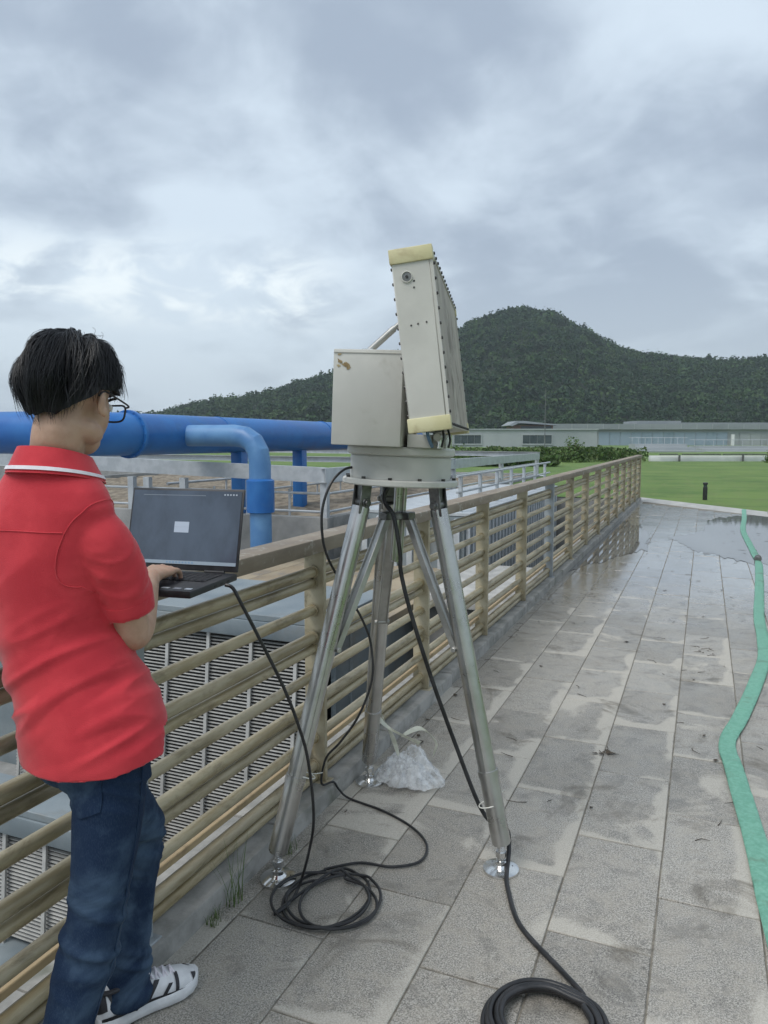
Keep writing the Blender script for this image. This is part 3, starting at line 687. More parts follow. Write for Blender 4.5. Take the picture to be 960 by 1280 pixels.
# pale low building on the left with two openings
d = 138.0; l0, l1 = bgx(480, d), bgx(745, d)
low = thing('pump_house', tuple(bg((l0 + l1) / 2, d, 0)), 'pale low building with two dark windows right of the antenna panel', 'building')
b_ = MB(); bgbox(b_, l0, l1, d, d + 18, -.2, bgz(537.5, d)); part('wall', b_, M['bld_pale'], low)
b_ = MB(); bgbox(b_, l0 - .2, l1 + .2, d - .25, d + 18.2, bgz(537.5, d) + .003, bgz(536, d)); part('parapet', b_, M['bld_pale'], low)
for a, b in ((566, 602), (651, 690), (500, 540)): window(low, bgx(a, d), bgx(b, d), d - .05, bgz(556, d), bgz(542.5, d), .22, 'pane', 4)
for k in range(14):
    b_ = MB(); x = l0 + 1.5 + k * 2.7; bgbox(b_, x, x + .05, d - .015, d, -.1, bgz(538, d)); part('panel_joint', b_, M['bld_grey'], low)
# small house with a brown overhanging roof
d = 158.0
hut = thing('gate_lodge', tuple(bg(bgx(664, d), d, 0)), 'small building with a brown overhanging roof above the pale low building', 'building')
b_ = MB(); bgbox(b_, bgx(640, d), bgx(690, d), d, d + 8, -.2, bgz(531.5, d)); part('wall', b_, M['bld_brown'], hut)
b_ = MB()
rp = [(bgx(634, d), bgz(532, d)), (bgx(643, d), bgz(526.5, d)), (bgx(652, d), bgz(526.5, d)), (bgx(694, d), bgz(531, d)), (bgx(694, d), bgz(532.2, d)), (bgx(652, d), bgz(529.5, d)), (bgx(645, d), bgz(529.5, d)), (bgx(638, d), bgz(533, d))]
n = len(rp); b_.add([bg(x, d - 1.5, z) for x, z in rp] + [bg(x, d + 9.5, z) for x, z in rp], [tuple(range(n)), tuple(range(n, 2 * n))[::-1]] + [(i, (i + 1) % n, n + (i + 1) % n, n + i) for i in range(n)])
part('roof', b_, M['bld_roof'], hut)
b_ = MB(); bgbox(b_, bgx(650, d), bgx(688, d), d - .06, d - .01, bgz(538, d), bgz(533, d)); part('window', b_, M['pane'], hut)
# terraces and low white wall beyond the lawn
for (p0, p1, y0, y1, d, mt, lab) in ((812, 891, 555.5, 569, 84.0, 'bld_pale', 'pale terrace block behind the low white wall'), (893, 1010, 558, 569, 88.0, 'bld_grey', 'grey terrace block behind the low white wall, at the right')):
    b_ = MB(); z0, z1 = bgz(y1, d) - .2, bgz(y0, d); A, B = bgx(p0, d), bgx(p1, d)
    r = thing('terrace_block', tuple(bg((A + B) / 2, d, z0)), lab, 'terrace')
    for s_ in range(4):
        b_ = MB(); bgbox(b_, A + s_ * .15, B - s_ * .1, d + s_ * 2.2, d + s_ * 2.2 + 2.3, z0, z0 + (z1 - z0) * (s_ + 1) / 4); part('step', b_, M[mt], r)
    for k in range(9):
        b_ = MB(); x = A + (B - A) * (k + .5) / 9; b_.cyl(bg(x, d + 7.5, z1), bg(x, d + 7.5, z1 + .75), .03, n=6); part('rail_post', b_, M['galv'], r)
    b_ = MB(); b_.cyl(bg(A, d + 7.5, z1 + .75), bg(B, d + 7.5, z1 + .75), .035, n=6); part('rail', b_, M['galv'], r)
d = 52.0; A, B = bgx(812, d), bgx(962, d)
ww = thing('low_white_wall', tuple(bg((A + B) / 2, d, -.06)), 'low white wall with a dark handrail at the far side of the lawn', 'wall')
b_ = MB(); bgbox(b_, A, B, d, d + .35, -.1, bgz(569.5, d)); part('wall', b_, M['white_paint'], ww, bevel=.02)
for p0, p1 in ((822, 845), (850, 898), (901, 958)):
    b_ = MB(); bgbox(b_, bgx(p0, d), bgx(p1, d), d - .25, d - .15, bgz(568.5, d), bgz(567, d)); part('handrail', b_, M['dark_steel'], ww)
for p in (847, 926):
    b_ = MB(); bgbox(b_, bgx(p - 1, d), bgx(p + 1, d), d - .26, d - .14, -.06, bgz(568.5, d)); part('rail_post', b_, M['dark_steel'], ww)
M['mast'] = pm('mast_grey', (.13, .14, .14), (.19, .20, .20), 2, (.5, .6), .3)
d = 72.0; m_ = MB(); c = bg(bgx(680, d), d, 0)
mast = thing('lightning_mast', tuple(c), 'thin grey lightning mast standing before the hill', 'mast')
m_.cyl(c + V(0, 0, -.06), c + V(0, 0, 3.4), .055, .045, 10); part('pole', m_, M['mast'], mast)
m_ = MB(); m_.cyl(c + V(0, 0, 3.4), c + V(0, 0, 6.2), .035, .02, 8); part('tip_rod', m_, M['mast'], mast)
m_ = MB(); m_.cyl(c + V(0, 0, -.06), c + V(0, 0, .02), .2, n=12); part('base', m_, M['galv'], mast)
# black lawn bollard
c = V(.04, 20.95, G); bo = thing('bollard', tuple(c), 'short black bollard light on the lawn at the end of the path', 'bollard')
b_ = MB(); b_.lathe([(.055, 0), (.055, .33), (.05, .335)], 16, c); part('post', b_, M['black'], bo)
b_ = MB(); b_.lathe([(.042, .335), (.042, .39)], 16, c); part('lens', b_, M['pane'], bo)
b_ = MB(); b_.lathe([(.06, .39), (.062, .43), (.05, .445), (.01, .45)], 16, c); part('cap', b_, M['black'], bo)
# hedge strip and bush
def foliage(name, boxes, n, size, pal, label, cat, kind=None, loc=(0, 0, 0), blades=False):
    cs, ns, ss, ts = [], [], [], []
    for (l0, l1, d0, d1, h0, h1) in boxes:
        k = n; l = nprng.uniform(l0, l1, k); dd = nprng.uniform(d0, d1, k)
        hh = np.array([h0 + (h1 - h0) * (.5 + .5 * mnoise.noise(Vector((x * .55, y * .5, 2)))) for x, y in zip(l, dd)])
        z = G + hh * nprng.uniform(.05, 1, k) ** .7
        cs.append(np.stack([BF[0] * dd + BR[0] * l, BF[1] * dd + BR[1] * l, z], 1)); nn = nprng.normal(size=(k, 3)); nn[:, 2] = np.abs(nn[:, 2]) * .7; nn /= np.linalg.norm(nn, axis=1)[:, None]; ns.append(nn)
        ss.append(nprng.uniform(*size, k)); tp = np.array(pal)[nprng.integers(0, len(pal), k)] * nprng.uniform(.7, 1.3, (k, 1)); ts.append(tp)
    o = link(name, leaf_mesh(name, np.concatenate(cs), np.concatenate(ns), np.concatenate(ss), np.concatenate(ts), loc), M['leaf'], None, loc)
    return tag(o, label, cat, kind=kind)
gp = [(.06, .115, .03), (.09, .15, .04), (.045, .08, .022), (.12, .16, .06)]
foliage('rough_grass_hedge', [(bgx(470, 52), bgx(800, 52), 50, 58, .55, 1.15), (bgx(560, 44), bgx(690, 44), 42, 47, .3, .8)], 9000, (.06, .16), gp, 'unmown hedge strip of tall grass and shrubs beyond the lawn', 'hedge', 'stuff')
def bush(c, r, h, n, label):
    c = np.array(c); dirs = nprng.normal(size=(n, 3)); dirs[:, 2] = np.abs(dirs[:, 2]); dirs /= np.linalg.norm(dirs, axis=1)[:, None]
    lump = np.array([1 + .45 * mnoise.noise(Vector(d * 2.3) + Vector(c)) for d in dirs]); cen = c + dirs * (lump * nprng.uniform(.45, 1, n))[:, None] * np.array([r, r, h])
    nn = dirs + nprng.normal(size=dirs.shape) * .5; nn /= np.linalg.norm(nn, axis=1)[:, None]
    root = thing('bush', tuple(c), label, 'bush')
    link('crown', leaf_mesh('crown', cen, nn, nprng.uniform(.05, .13, n) * r, np.array([(.10, .17, .05), (.13, .20, .06), (.07, .12, .03)])[nprng.integers(0, 3, n)] * nprng.uniform(.7, 1.2, (n, 1)), c), M['leaf'], root)
    for k in range(5):
        a = k * 1.3; b_ = MB(); b_.tube([c, c + V(math.cos(a) * r * .2, math.sin(a) * r * .2, h * .4), c + V(math.cos(a) * r * .45, math.sin(a) * r * .45, h * .75)], [.03, .02, .008], 6); part('stem', b_, M['bld_brown'], root)
bush(bg(bgx(716, 50), 50, G), .95, 1.55, 900, 'rounded light green bush standing above the hedge strip')
bush(bg(bgx(962, 49), 49, G), .5, .9, 500, 'small bush at the right end of the low white wall')
bush(bg(bgx(575, 46), 46, G), .8, 1.1, 700, 'low bush beside the antenna unit, beyond the yard')

# ------------------------------------------------------------------ tripod
tp = thing('tripod', (-1.06, 2.51, 0), 'tall stainless steel tripod standing on the tiles beside the railing', 'tripod')
FEET = [V(-1.287, 2.128, 0), V(-.602, 2.479, 0), V(-1.300, 2.924, 0)]
PC = V(-1.005, 2.533, 1.337)
TILT = rotax(tuple(BF), math.radians(2.2))
COLLAR = V(-1.015, 2.53, 1.225)
for F_ in FEET:
    d2 = nrm((F_ - PC) * V(1, 1, 0)); top = PC + TILT @ (d2 * .150 + V(0, 0, -.045)); ank = F_ + V(0, 0, .105); dv = nrm(ank - top)
    side = nrm(np.cross(dv, V(0, 0, 1))); nose = np.cross(side, dv)
    b_ = MB(); lo = top + (ank - top) * .80
    b_.tube([top + dv * .035, lo], .0315, 24); b_.tube([lo - dv * .01, ank], .0335, 24)
    for e in (-1, 1): b_.bar(top + dv * .04 + side * e * .0315, lo + side * e * .0315, .005, .012, upv=nose)
    b_.cyl(lo - dv * .012, lo + dv * .012, .036, n=24); b_.cyl(ank - dv * .01, ank + dv * .006, .030, n=24)
    leg = part('leg', b_, M['steel'], tp, ang=30)
    h_ = MB(); h_.bar(top + V(0, 0, .045), top + dv * .01, .028, .036, upv=side); h_.cyl(top - side * .034 + dv * .02, top + side * .034 + dv * .02, .017, n=14)
    for e in (-1, 1): h_.bar(top + side * e * .026 + V(0, 0, .05), top + side * e * .026 + dv * .06, .006, .04, upv=nose)
    for e in (-1, 1): h_.cyl(top + side * e * .030 + dv * .02, top + side * e * .042 + dv * .02, .011, n=6)
    part('hinge', h_, M['dark_steel'], leg, bevel=.002, segs=1)
    f_ = MB(); f_.lathe([(.062, .0), (.063, .004), (.062, .010), (.052, .013), (.028, .017), (.020, .026), (.019, .036), (.006, .04)], 32, F_)
    ft = part('foot_pad', f_, M['chrome'], leg, ang=30)
    f_ = MB(); f_.cyl(F_ + V(0, 0, .03), ank, .0115, n=12)
    for k in range(9): f_.cyl(F_ + V(0, 0, .045 + k * .006), F_ + V(0, 0, .0475 + k * .006), .0135, n=12)
    f_.cyl(F_ + V(0, 0, .052), F_ + V(0, 0, .070), .019, n=6)
    part('adjusting_screw', f_, M['chrome'], leg)
    for k in range(3):
        a = 2.1 * k + .5; f_ = MB(); q = F_ + V(math.cos(a) * .038, math.sin(a) * .038, .0135); f_.cyl(q, q + V(0, 0, .0015), .0055, n=10); part('hole_shade_disc', f_, M['black'], leg)  # raised black discs; their colour stands in for shade in holes
    # brace from the collar to the leg
    p = top + (ank - top) * .44 ; ca = COLLAR + d2 * .045; q = p - nose * .0 - d2 * .034
    b_ = MB(); sd = nrm(np.cross(q - ca, V(0, 0, 1))); b_.bar(ca, q, .040, .010, upv=np.cross(sd, nrm(q - ca)))
    for e in (-1, 1): b_.bar(ca + sd * e * .018, q + sd * e * .018, .005, .022)
    b_.cyl(q - sd * .03, q + sd * .03, .009, n=10); part('brace', b_, M['alu'], tp, bevel=.0015, segs=1)
b_ = MB(); low_ = COLLAR + V(-.008, 0, -.17); b_.cyl(PC + V(0, 0, -.002), low_, .014, n=14)
for a in (0.4, 2.5, 4.6): b_.cyl(PC + V(math.cos(a) * .02, math.sin(a) * .02, -.002), low_ + V(math.cos(a) * .02, math.sin(a) * .02, .01), .008, n=10)
part('centre_column', b_, M['steel'], tp)
b_ = MB(); b_.lathe([(.03, -.014), (.044, -.012), (.044, .012), (.03, .014)], 24, COLLAR)
for F_ in FEET:
    d2 = nrm((F_ - PC) * V(1, 1, 0)); b_.bar(COLLAR + d2 * .03, COLLAR + d2 * .062, .05, .026)
part('collar', b_, M['dark_steel'], tp, bevel=.002, segs=1)

# ------------------------------------------------------------------ radar unit on the tripod
UA, UN = nrm((-.235, .972, 0)), nrm((.972, .235, 0))
def RL(s, t, z): return PC + TILT @ (UN * s + UA * t + V(0, 0, z))
RM = TILT @ np.column_stack([UN, UA, V(0, 0, 1)])
ru = thing('radar_unit', tuple(PC), 'beige radar unit with a tilted flat antenna panel on top of the tripod', 'radar unit')
def lat(prof, n=48): return MB().lathe(prof, n, PC, TILT)
part('base_flange', lat([(.10, 0), (.203, 0), (.206, .004), (.206, .018), (.20, .022), (.18, .022)], 64), M['radar'], ru, ang=30)
part('drum', lat([(.15, .0225), (.180, .0225), (.180, .098), (.176, .104), (.15, .104)], 64), M['radar'], ru, ang=30)
part('top_flange', lat([(.15, .1045), (.186, .1045), (.192, .110), (.192, .128), (.188, .134), (.12, .134)], 64), M['radar'], ru, ang=30)
for k in range(12):
    a = 2 * math.pi * k / 12 + .2; b_ = MB(); q = V(math.cos(a) * .193, math.sin(a) * .193, .0221); b_.cyl(PC + TILT @ q, PC + TILT @ (q + V(0, 0, .008)), .007, n=6); part('bolt', b_, M['bolt'], ru)
S0, S1, T0, T1, Z0, Z1 = -.200, .030, -.250, .200, .1345, .445
def lbox(mb, s0, s1, t0, t1, z0, z1): return mb.box(RL((s0 + s1) / 2, (t0 + t1) / 2, (z0 + z1) / 2), (s1 - s0, t1 - t0, z1 - z0), RM)
hs = part('housing_box', lbox(MB(), S0, S1, T0, T1, Z0, Z1), M['radar'], ru, bevel=.004)
part('lid_seam', lbox(MB(), S0 + .001, S1 - .001, T0 - .0025, T1, Z1 - .012, Z1 - .0095), M['radar_side'], hs)
b_ = MB()
for k in range(7):
    g = random.Random(k); cx_, cz_ = S0 + .012 + g.uniform(0, .042), Z1 - .012 - g.uniform(0, .05); m_ = 11; rr = [g.uniform(.4, 1.0) for _ in range(m_)]; w_, h_ = g.uniform(.008, .02), g.uniform(.004, .009); an = g.uniform(-.9, .5)
    pts = []
    for i in range(m_):
        a = 2 * math.pi * i / m_; x, z = math.cos(a) * w_ * rr[i], math.sin(a) * h_ * rr[i]; pts.append((cx_ + x * math.cos(an) - z * math.sin(an), cz_ + x * math.sin(an) + z * math.cos(an)))
    vs_ = [RL(x, T0 - .0012 - .00012 * k, z) for x, z in pts] + [RL(x, T0 + .001, z) for x, z in pts]
    b_.add(vs_, [tuple(range(m_))] + [(i, (i + 1) % m_, m_ + (i + 1) % m_, m_ + i) for i in range(m_)])
part('glue_residue', b_, M['glue'], hs, smooth=False)
# tilted antenna panel
LEAN = rotax((0, 1, 0), -math.radians(8.9)); PB = V(.150, 0, .192)      # foot of the panel, local
def PL(a, t, h): return RL(*(PB + V(0, t, 0) + LEAN @ V(a, 0, h)))      # a across the thickness, h up the panel
PM = RM @ LEAN
def pbox(mb, a0, a1, t0, t1, h0, h1): return mb.box(PL((a0 + a1) / 2, (t0 + t1) / 2, (h0 + h1) / 2), (a1 - a0, t1 - t0, h1 - h0), PM)
PT, PH = .0575, .512
pan = part('antenna_panel', pbox(MB(), -PT, PT - .006, -.5, .5, .004, PH - .004), M['radar_side'], ru, bevel=.003, segs=1)
part('radome', pbox(MB(), PT - .0055, PT + .001, -.488, .488, .016, PH - .016), M['radome'], pan, bevel=.002, segs=1)
b_ = MB(); pbox(b_, PT - .0055, PT + .004, -.5, .5, PH - .0155, PH - .003); pbox(b_, PT - .0055, PT + .004, -.5, .5, .003, .0155); pbox(b_, PT - .0055, PT + .004, -.5, -.4885, .0155, PH - .0155); pbox(b_, PT - .0055, PT + .004, .4885, .5, .0155, PH - .0155)
part('radome_frame', b_, M['radar_side'], pan)
for (h0, h1) in ((PH - .036, PH + .006), (-.006, .036)):
    for (t0, t1) in ((-.506, -.465), (.465, .506)):
        part('end_cap', pbox(MB(), -PT - .005, PT + .006, t0, t1, h0, h1), M['cap'], pan, bevel=.003)
bm_ = MB(); bm_.lathe([(.0048, 0), (.0048, .0035), (.0036, .005)], 8, (0, 0, 0), np.array([[0, 0, 1], [0, 1, 0], [-1, 0, 0]])); bme = bm_.mesh('bolt'); bme.materials.append(M['bolt'])
def pbolt(a, t, h, R=None):
    o = link('bolt', bme, None, pan, tuple(PL(a, t, h) - PC)); o.rotation_euler = Matrix((PM if R is None else PM @ R).tolist()).to_euler(); return o
for k in range(11):
    h = .045 + k * .042
    for t in (-.494, .494): pbolt(PT + .004, t, h)
    pbolt(-PT, -.490, h, rotz(math.pi))
for k in range(15):
    t = -.45 + k * .064
    for h in (.009, PH - .009): pbolt(PT + .004, t, h)
    pbolt(0.02, t, PH - .004, rotax((0, 1, 0), -math.pi / 2))
rz = rotz(-math.pi / 2)
for a, h in ((-.02, .30), (.0, .302), (.025, .304), (.0, .405), (.002, .423)): pbolt(a, -.5, h, rz).scale = (.35, .6, .6)  # the row of flattened dark heads stands in for small shaded holes
b_ = MB(); Rr = PM @ rotax((1, 0, 0), math.pi / 2)
b_.lathe([(.009, .0), (.0165, .0), (.0165, .004), (.014, .0045), (.0125, -.001), (.009, -.001)], 24, PL(-.017, -.5, .437), Rr); part('connector_ring', b_, M['radar_side'], pan)
b_ = MB(); b_.lathe([(.0125, .0005), (.0125, .0012), (.001, .0014)], 20, PL(-.017, -.5, .437), Rr); part('connector_socket', b_, M['dark_steel'], pan)
b_ = MB(); b_.cyl(PL(-.017, -.499, .437), PL(-.017, -.506, .437), .004, n=10); part('connector_pin', b_, M['bolt'], pan)
# struts, pedestal and drive under the panel
b_ = MB(); p0, p1 = RL(-.125, -.05, Z1 + .012), PL(-PT - .002, -.05, .42); b_.cyl(p0, p0 + (p1 - p0) * .6, .012, n=16); b_.cyl(p0 + (p1 - p0) * .58, p1, .0085, n=14); st = part('support_strut', b_, M['alu'], ru)
b_ = MB(); lbox(b_, -.145, -.105, -.062, -.038, Z1 + .001, Z1 + .024); b_.cyl(RL(-.125, -.075, Z1 + .014), RL(-.125, -.025, Z1 + .014), .008, n=12); part('strut_foot', b_, M['chrome'], st)
b_ = MB(); pbox(b_, -PT - .016, -PT - .001, -.075, -.025, .40, .44); part('strut_lug', b_, M['chrome'], st)
b_ = MB(); b_.cyl(RL(.012, -.15, Z1), RL(.012, -.15, Z1 + .085), .0028, n=8); b_.cyl(RL(.012, -.15, Z1), RL(.012, -.15, Z1 + .012), .007, n=10); part('whip_aerial', b_, M['dark_steel'], ru)
part('pedestal', lbox(MB(), .045, .125, -.19, .19, .1345, .178), M['radar'], ru, bevel=.003)
b_ = MB(); lbox(b_, .125, .165, -.15, -.11, .1345, .185); lbox(b_, .125, .165, .11, .15, .1345, .185); b_.cyl(RL(.145, -.2, .172), RL(.145, .2, .172), .014, n=16); part('hinge_bracket', b_, M['alu'], ru, bevel=.002, segs=1)
b_ = MB(); b_.cyl(RL(.172, -.12, .135), RL(.172, -.12, .180), .016, n=16); b_.cyl(RL(.150, -.17, .135), RL(.150, -.17, .17), .012, n=14); part('connector', b_, M['chrome'], ru)
b_ = MB(); b_.tube(spline([RL(.128, -.185, .14), RL(.120, -.22, .165), RL(.112, -.20, .19), RL(.118, -.14, .195)], 6), .006, 8); part('blue_lead', b_, pm('blue_lead', (.08, .16, .26), (.12, .22, .34), 10, (.4, .5)), ru)
b_ = MB(); b_.tube(spline([RL(.160, -.2, .14), RL(.168, -.22, .17), RL(.160, -.18, .197)], 6), .004, 8); b_.tube(spline([RL(.180, -.15, .14), RL(.186, -.18, .165), RL(.176, -.15, .197)], 6), .004, 8); part('black_lead', b_, M['black'], ru)

# ------------------------------------------------------------------ cables
def cable(name, pts, r, label, loc=None, n=8, mat='black', sub=8):
    P = spline(pts, sub); b_ = MB(); b_.tube(P, r, n); o = part(name, b_, M[mat], at=loc if loc is not None else P[-1]); return tag(o, label, 'cable')
def coil(c, loops, seed, z0=.006):
    g = random.Random(seed); pts = []
    for (rx, ry, ang, ox, oy) in loops:
        for k in range(14):
            a = 2 * math.pi * k / 14 + ang; pts.append((c[0] + ox + math.cos(a) * rx * g.uniform(.985, 1.015), c[1] + oy + math.sin(a) * ry * g.uniform(.985, 1.015), z0 + .0016 * len(pts) / 14 * 2.2 + g.uniform(0, .003)))
    return pts
c1 = [(-1.13, 2.44, 1.40), (-1.155, 2.385, 1.392), (-1.18, 2.33, 1.345), (-1.199, 2.304, 1.26), (-1.205, 2.314, 1.165), (-1.216, 2.372, 1.084), (-1.212, 2.446, .999), (-1.192, 2.52, .897), (-1.17, 2.565, .82), (-1.15, 2.60, .719), (-1.141, 2.59, .582), (-1.194, 2.583, .435), (-1.277, 2.59, .314), (-1.339, 2.60, .244), (-1.372, 2.62, .17), (-1.395, 2.66, .088), (-1.370, 2.71, .082), (-1.352, 2.728, .045), (-1.31, 2.738, .010),
      (-1.144, 2.699, .008), (-.992, 2.625, .008), (-.894, 2.527, .008), (-.877, 2.412, .008), (-.955, 2.341, .008), (-1.069, 2.32, .008), (-1.16, 2.24, .008)]
lp = coil((-1.075, 2.085), [(.135, .165, 2.2, -.01, .01), (.15, .13, 2.1, .02, -.015), (.125, .15, 2.0, .045, .0), (.16, .15, 2.2, -.02, -.02)], 3)
c2r = [(-1.191, 1.955, .014), (-1.176, 1.995, .014), (-1.18, 2.08, .03), (-1.118, 2.043, .196), (-1.078, 1.997, .338), (-1.058, 1.928, .542), (-1.055, 1.867, .673), (-1.063, 1.801, .804), (-1.087, 1.72, .959), (-1.113, 1.675, 1.062), (-1.130, 1.66, 1.108), (-1.150, 1.655, 1.1165)]
cable('data_cable', c1 + lp + c2r, .0048, 'thin black cable from the radar base over the loose floor coil up to the laptop', (-1.075, 2.085, 0))
c3 = [(-1.02, 2.47, 1.335), (-1.036, 2.462, 1.30), (-1.029, 2.462, 1.268), (-.997, 2.455, 1.227), (-.975, 2.46, 1.10), (-.975, 2.47, 1.028), (-.943, 2.482, .886), (-.876, 2.527, .633), (-.788, 2.553, .381), (-.705, 2.548, .194), (-.652, 2.552, .125), (-.600, 2.548, .118), (-.586, 2.53, .06), (-.572, 2.44, .014), (-.55, 2.367, .009), (-.471, 2.196, .009), (-.323, 2.046, .009), (-.25, 1.96, .02)]
lp2 = coil((-.318, 1.815), [(.158, .158, 1.2, 0, 0), (.150, .152, 1.2, .004, .002), (.140, .142, 1.2, -.003, .004), (.128, .130, 1.2, .003, -.003), (.118, .118, 1.2, 0, .002), (.150, .148, 1.2, .004, -.005), (.138, .136, 1.2, -.004, .003), (.126, .122, 1.2, .003, .002), (.112, .110, 1.2, 0, 0)], 5)
cable('power_cable', c3 + lp2, .0078, 'thicker black cable running down the tripod into the tight coil at the bottom', (-.318, 1.815, 0), n=10)
# cable ties on legs
def tie(c, r, axis, label):
    u, w, d = frame(axis); P = [np.array(c) + (u * math.cos(a) + w * math.sin(a)) * r for a in np.linspace(0, 2 * math.pi, 18)[:-1]]
    b_ = MB(); b_.tube(P, .0022, 6, True); b_.tube([P[0], P[0] + u * .03 + w * .012, P[0] + u * .05 + w * .03 + V(0, 0, .01)], .0016, 5); o = part('cable_tie', b_, M['pale_tie'], at=c); tag(o, label, 'cable tie')
M['pale_tie'] = pm('white_nylon', (.55, .55, .50), (.68, .68, .62), 20, (.35, .5))
dvR = nrm(FEET[1] + V(0, 0, .1) - PC); tie(FEET[1] + V(0, 0, .1) - dvR * .14, .040, dvR, 'white cable tie around the lower right tripod leg')
dvL = nrm(FEET[0] + V(0, 0, .1) - PC); tie(FEET[0] + V(0, 0, .1) - dvL * .27, .040, dvL, 'white cable tie around the left tripod leg')
# ------------------------------------------------------------------ green lay-flat hose
hp = [(.80, 17.6), (.78, 17.1), (.72, 15.6), (.62, 13.6), (.63, 11.8), (.645, 10.25), (.60, 9.2), (.53, 8.0), (.47, 7.0), (.45, 6.2), (.42, 5.65), (.33, 5.0), (.23, 4.4), (.155, 3.99), (.175, 3.66), (.21, 3.24), (.235, 2.9), (.25, 2.6), (.29, 2.1), (.36, 1.5), (.45, .8)]
P = spline([(x, y, 0) for x, y in hp], 34); b_ = MB(); vs_ = []; n = 14; m = len(P)
for i in range(m):
    T = nrm(P[min(i + 1, m - 1)] - P[max(i - 1, 0)]); sd = np.cross(T, V(0, 0, 1))
    y = P[i][1]; wv = .042 * (1 + .10 * mnoise.noise(Vector((y * 1.7, 1, 0))) - .22 * math.exp(-((y - 10.25) / .18) ** 2) - .10 * math.exp(-((y - 3.98) / .15) ** 2)); hh = .0085 * (1 + .5 * mnoise.noise(Vector((y * 2.6, 5, 0))))
    for k in range(n):
        a = 2 * math.pi * k / n; cx_ = math.copysign(abs(math.cos(a)) ** .7, math.cos(a)); cz_ = math.copysign(abs(math.sin(a)) ** .9, math.sin(a))
        wob = .0045 * mnoise.noise(Vector((y * 16, a * 1.3, 3))) + .002 * mnoise.noise(Vector((y * 45, a * 2.5, 6))) - .0035 * math.exp(-((a - 1.5 - .3 * mnoise.noise(Vector((y * 2, 0, 8)))) / .22) ** 2)
        vs_.append(P[i] + sd * cx_ * wv + V(0, 0, .002 + hh + cz_ * hh + (wob if cz_ > 0 else 0)))
b_.add(vs_, [(i * n + k, i * n + (k + 1) % n, (i + 1) * n + (k + 1) % n, (i + 1) * n + k) for i in range(m - 1) for k in range(n)] + [tuple(range(n))[::-1], tuple(range((m - 1) * n, m * n))])
hose = thing('fire_hose', (.3, 4.5, 0), 'flat green hose snaking along the right side of the walkway', 'hose')
part('hose_body', b_, M['green_hose'], hose, ang=60)
b_ = MB(); b_.cyl((.655, 10.42, .03), (.645, 10.22, .03), .035, n=18); b_.cyl((.650, 10.34, .03), (.648, 10.30, .03), .042, n=18); part('coupling', b_, M['dark_steel'], hose, bevel=.003)

# ------------------------------------------------------------------ plastic wrap at the tripod's rear foot
def film(name, c, dims, seed, label):
    root = thing(name, (c[0], c[1], .004), label, 'plastic film')
    for s_ in range(4):
        n1_, n2_ = 44, 96; vs_, fs_ = [], []; g = random.Random(seed * 10 + s_); ox, oy = g.uniform(-.03, .03), g.uniform(-.02, .02); ph = g.uniform(0, 6)
        k = 1 - .16 * s_
        for i in range(n1_ + 1):
            r = max(i / n1_, .01)
            for q in range(n2_):
                a = 2 * math.pi * q / n2_; p = Vector((math.cos(a) * r, math.sin(a) * r, s_ * 3.1 + seed)); w = Vector((mnoise.noise(p * 1.9), mnoise.noise(p * 1.9 + Vector((9, 0, 0))), 0)) * .55
                e = 1 + .38 * mnoise.noise(Vector((math.cos(a) * 1.6, math.sin(a) * 1.6, ph))) + .16 * mnoise.noise(Vector((math.cos(a) * 6, math.sin(a) * 6, ph)))
                rid = (.5 - abs(mnoise.noise((p + w) * 2.6)) * 1.7) * .034 + (.5 - abs(mnoise.noise((p + w) * 5.5)) * 1.7) * .016
                z = dims[2] * k * 1.35 * (1 - r ** 1.6) * (1 + .55 * mnoise.noise(p * 1.5)) + rid * (1 - .6 * r) + .010
                vs_.append((ox + math.cos(a) * r * dims[0] * e * (1.05 - .1 * s_), oy + math.sin(a) * r * dims[1] * e * (1.05 - .1 * s_), max(z, .001 + .002 * s_)))
        fs_ = [(i * n2_ + q, i * n2_ + (q + 1) % n2_, (i + 1) * n2_ + (q + 1) % n2_, (i + 1) * n2_ + q) for i in range(n1_) for q in range(n2_)]
        b_ = MB(); b_.add(vs_, fs_); me = b_.mesh('film_layer', fix=False, ang=50); link('film_layer', me, M['film'], root)
    return root
def film_mat():
    t = NT('crumpled_film'); t.set((.90, .92, .93), .15, 0.0, Specular_IOR_Level=.8)
    t.bump(t.noise(t.obj(), 60, 4, .7, 1.2), .7, .01)
    tr = t.new('ShaderNodeBsdfTransparent'); mx_ = t.new('ShaderNodeMixShader'); t.put(t.rng(t.noise(t.obj(), 25, 4, .6),   .35, .7, .22, .62), mx_.inputs[0])
    t.l.new(t.b.outputs[0], mx_.inputs[2]); t.l.new(tr.outputs[0], mx_.inputs[1]); t.l.new(mx_.outputs[0], t.out.inputs[0]); return t.m
M['film'] = film_mat()
film('plastic_bag', (-1.165, 3.00), (.135, .105, .085), 2, 'crumpled clear plastic film lying at the rear tripod foot')
b_ = MB()
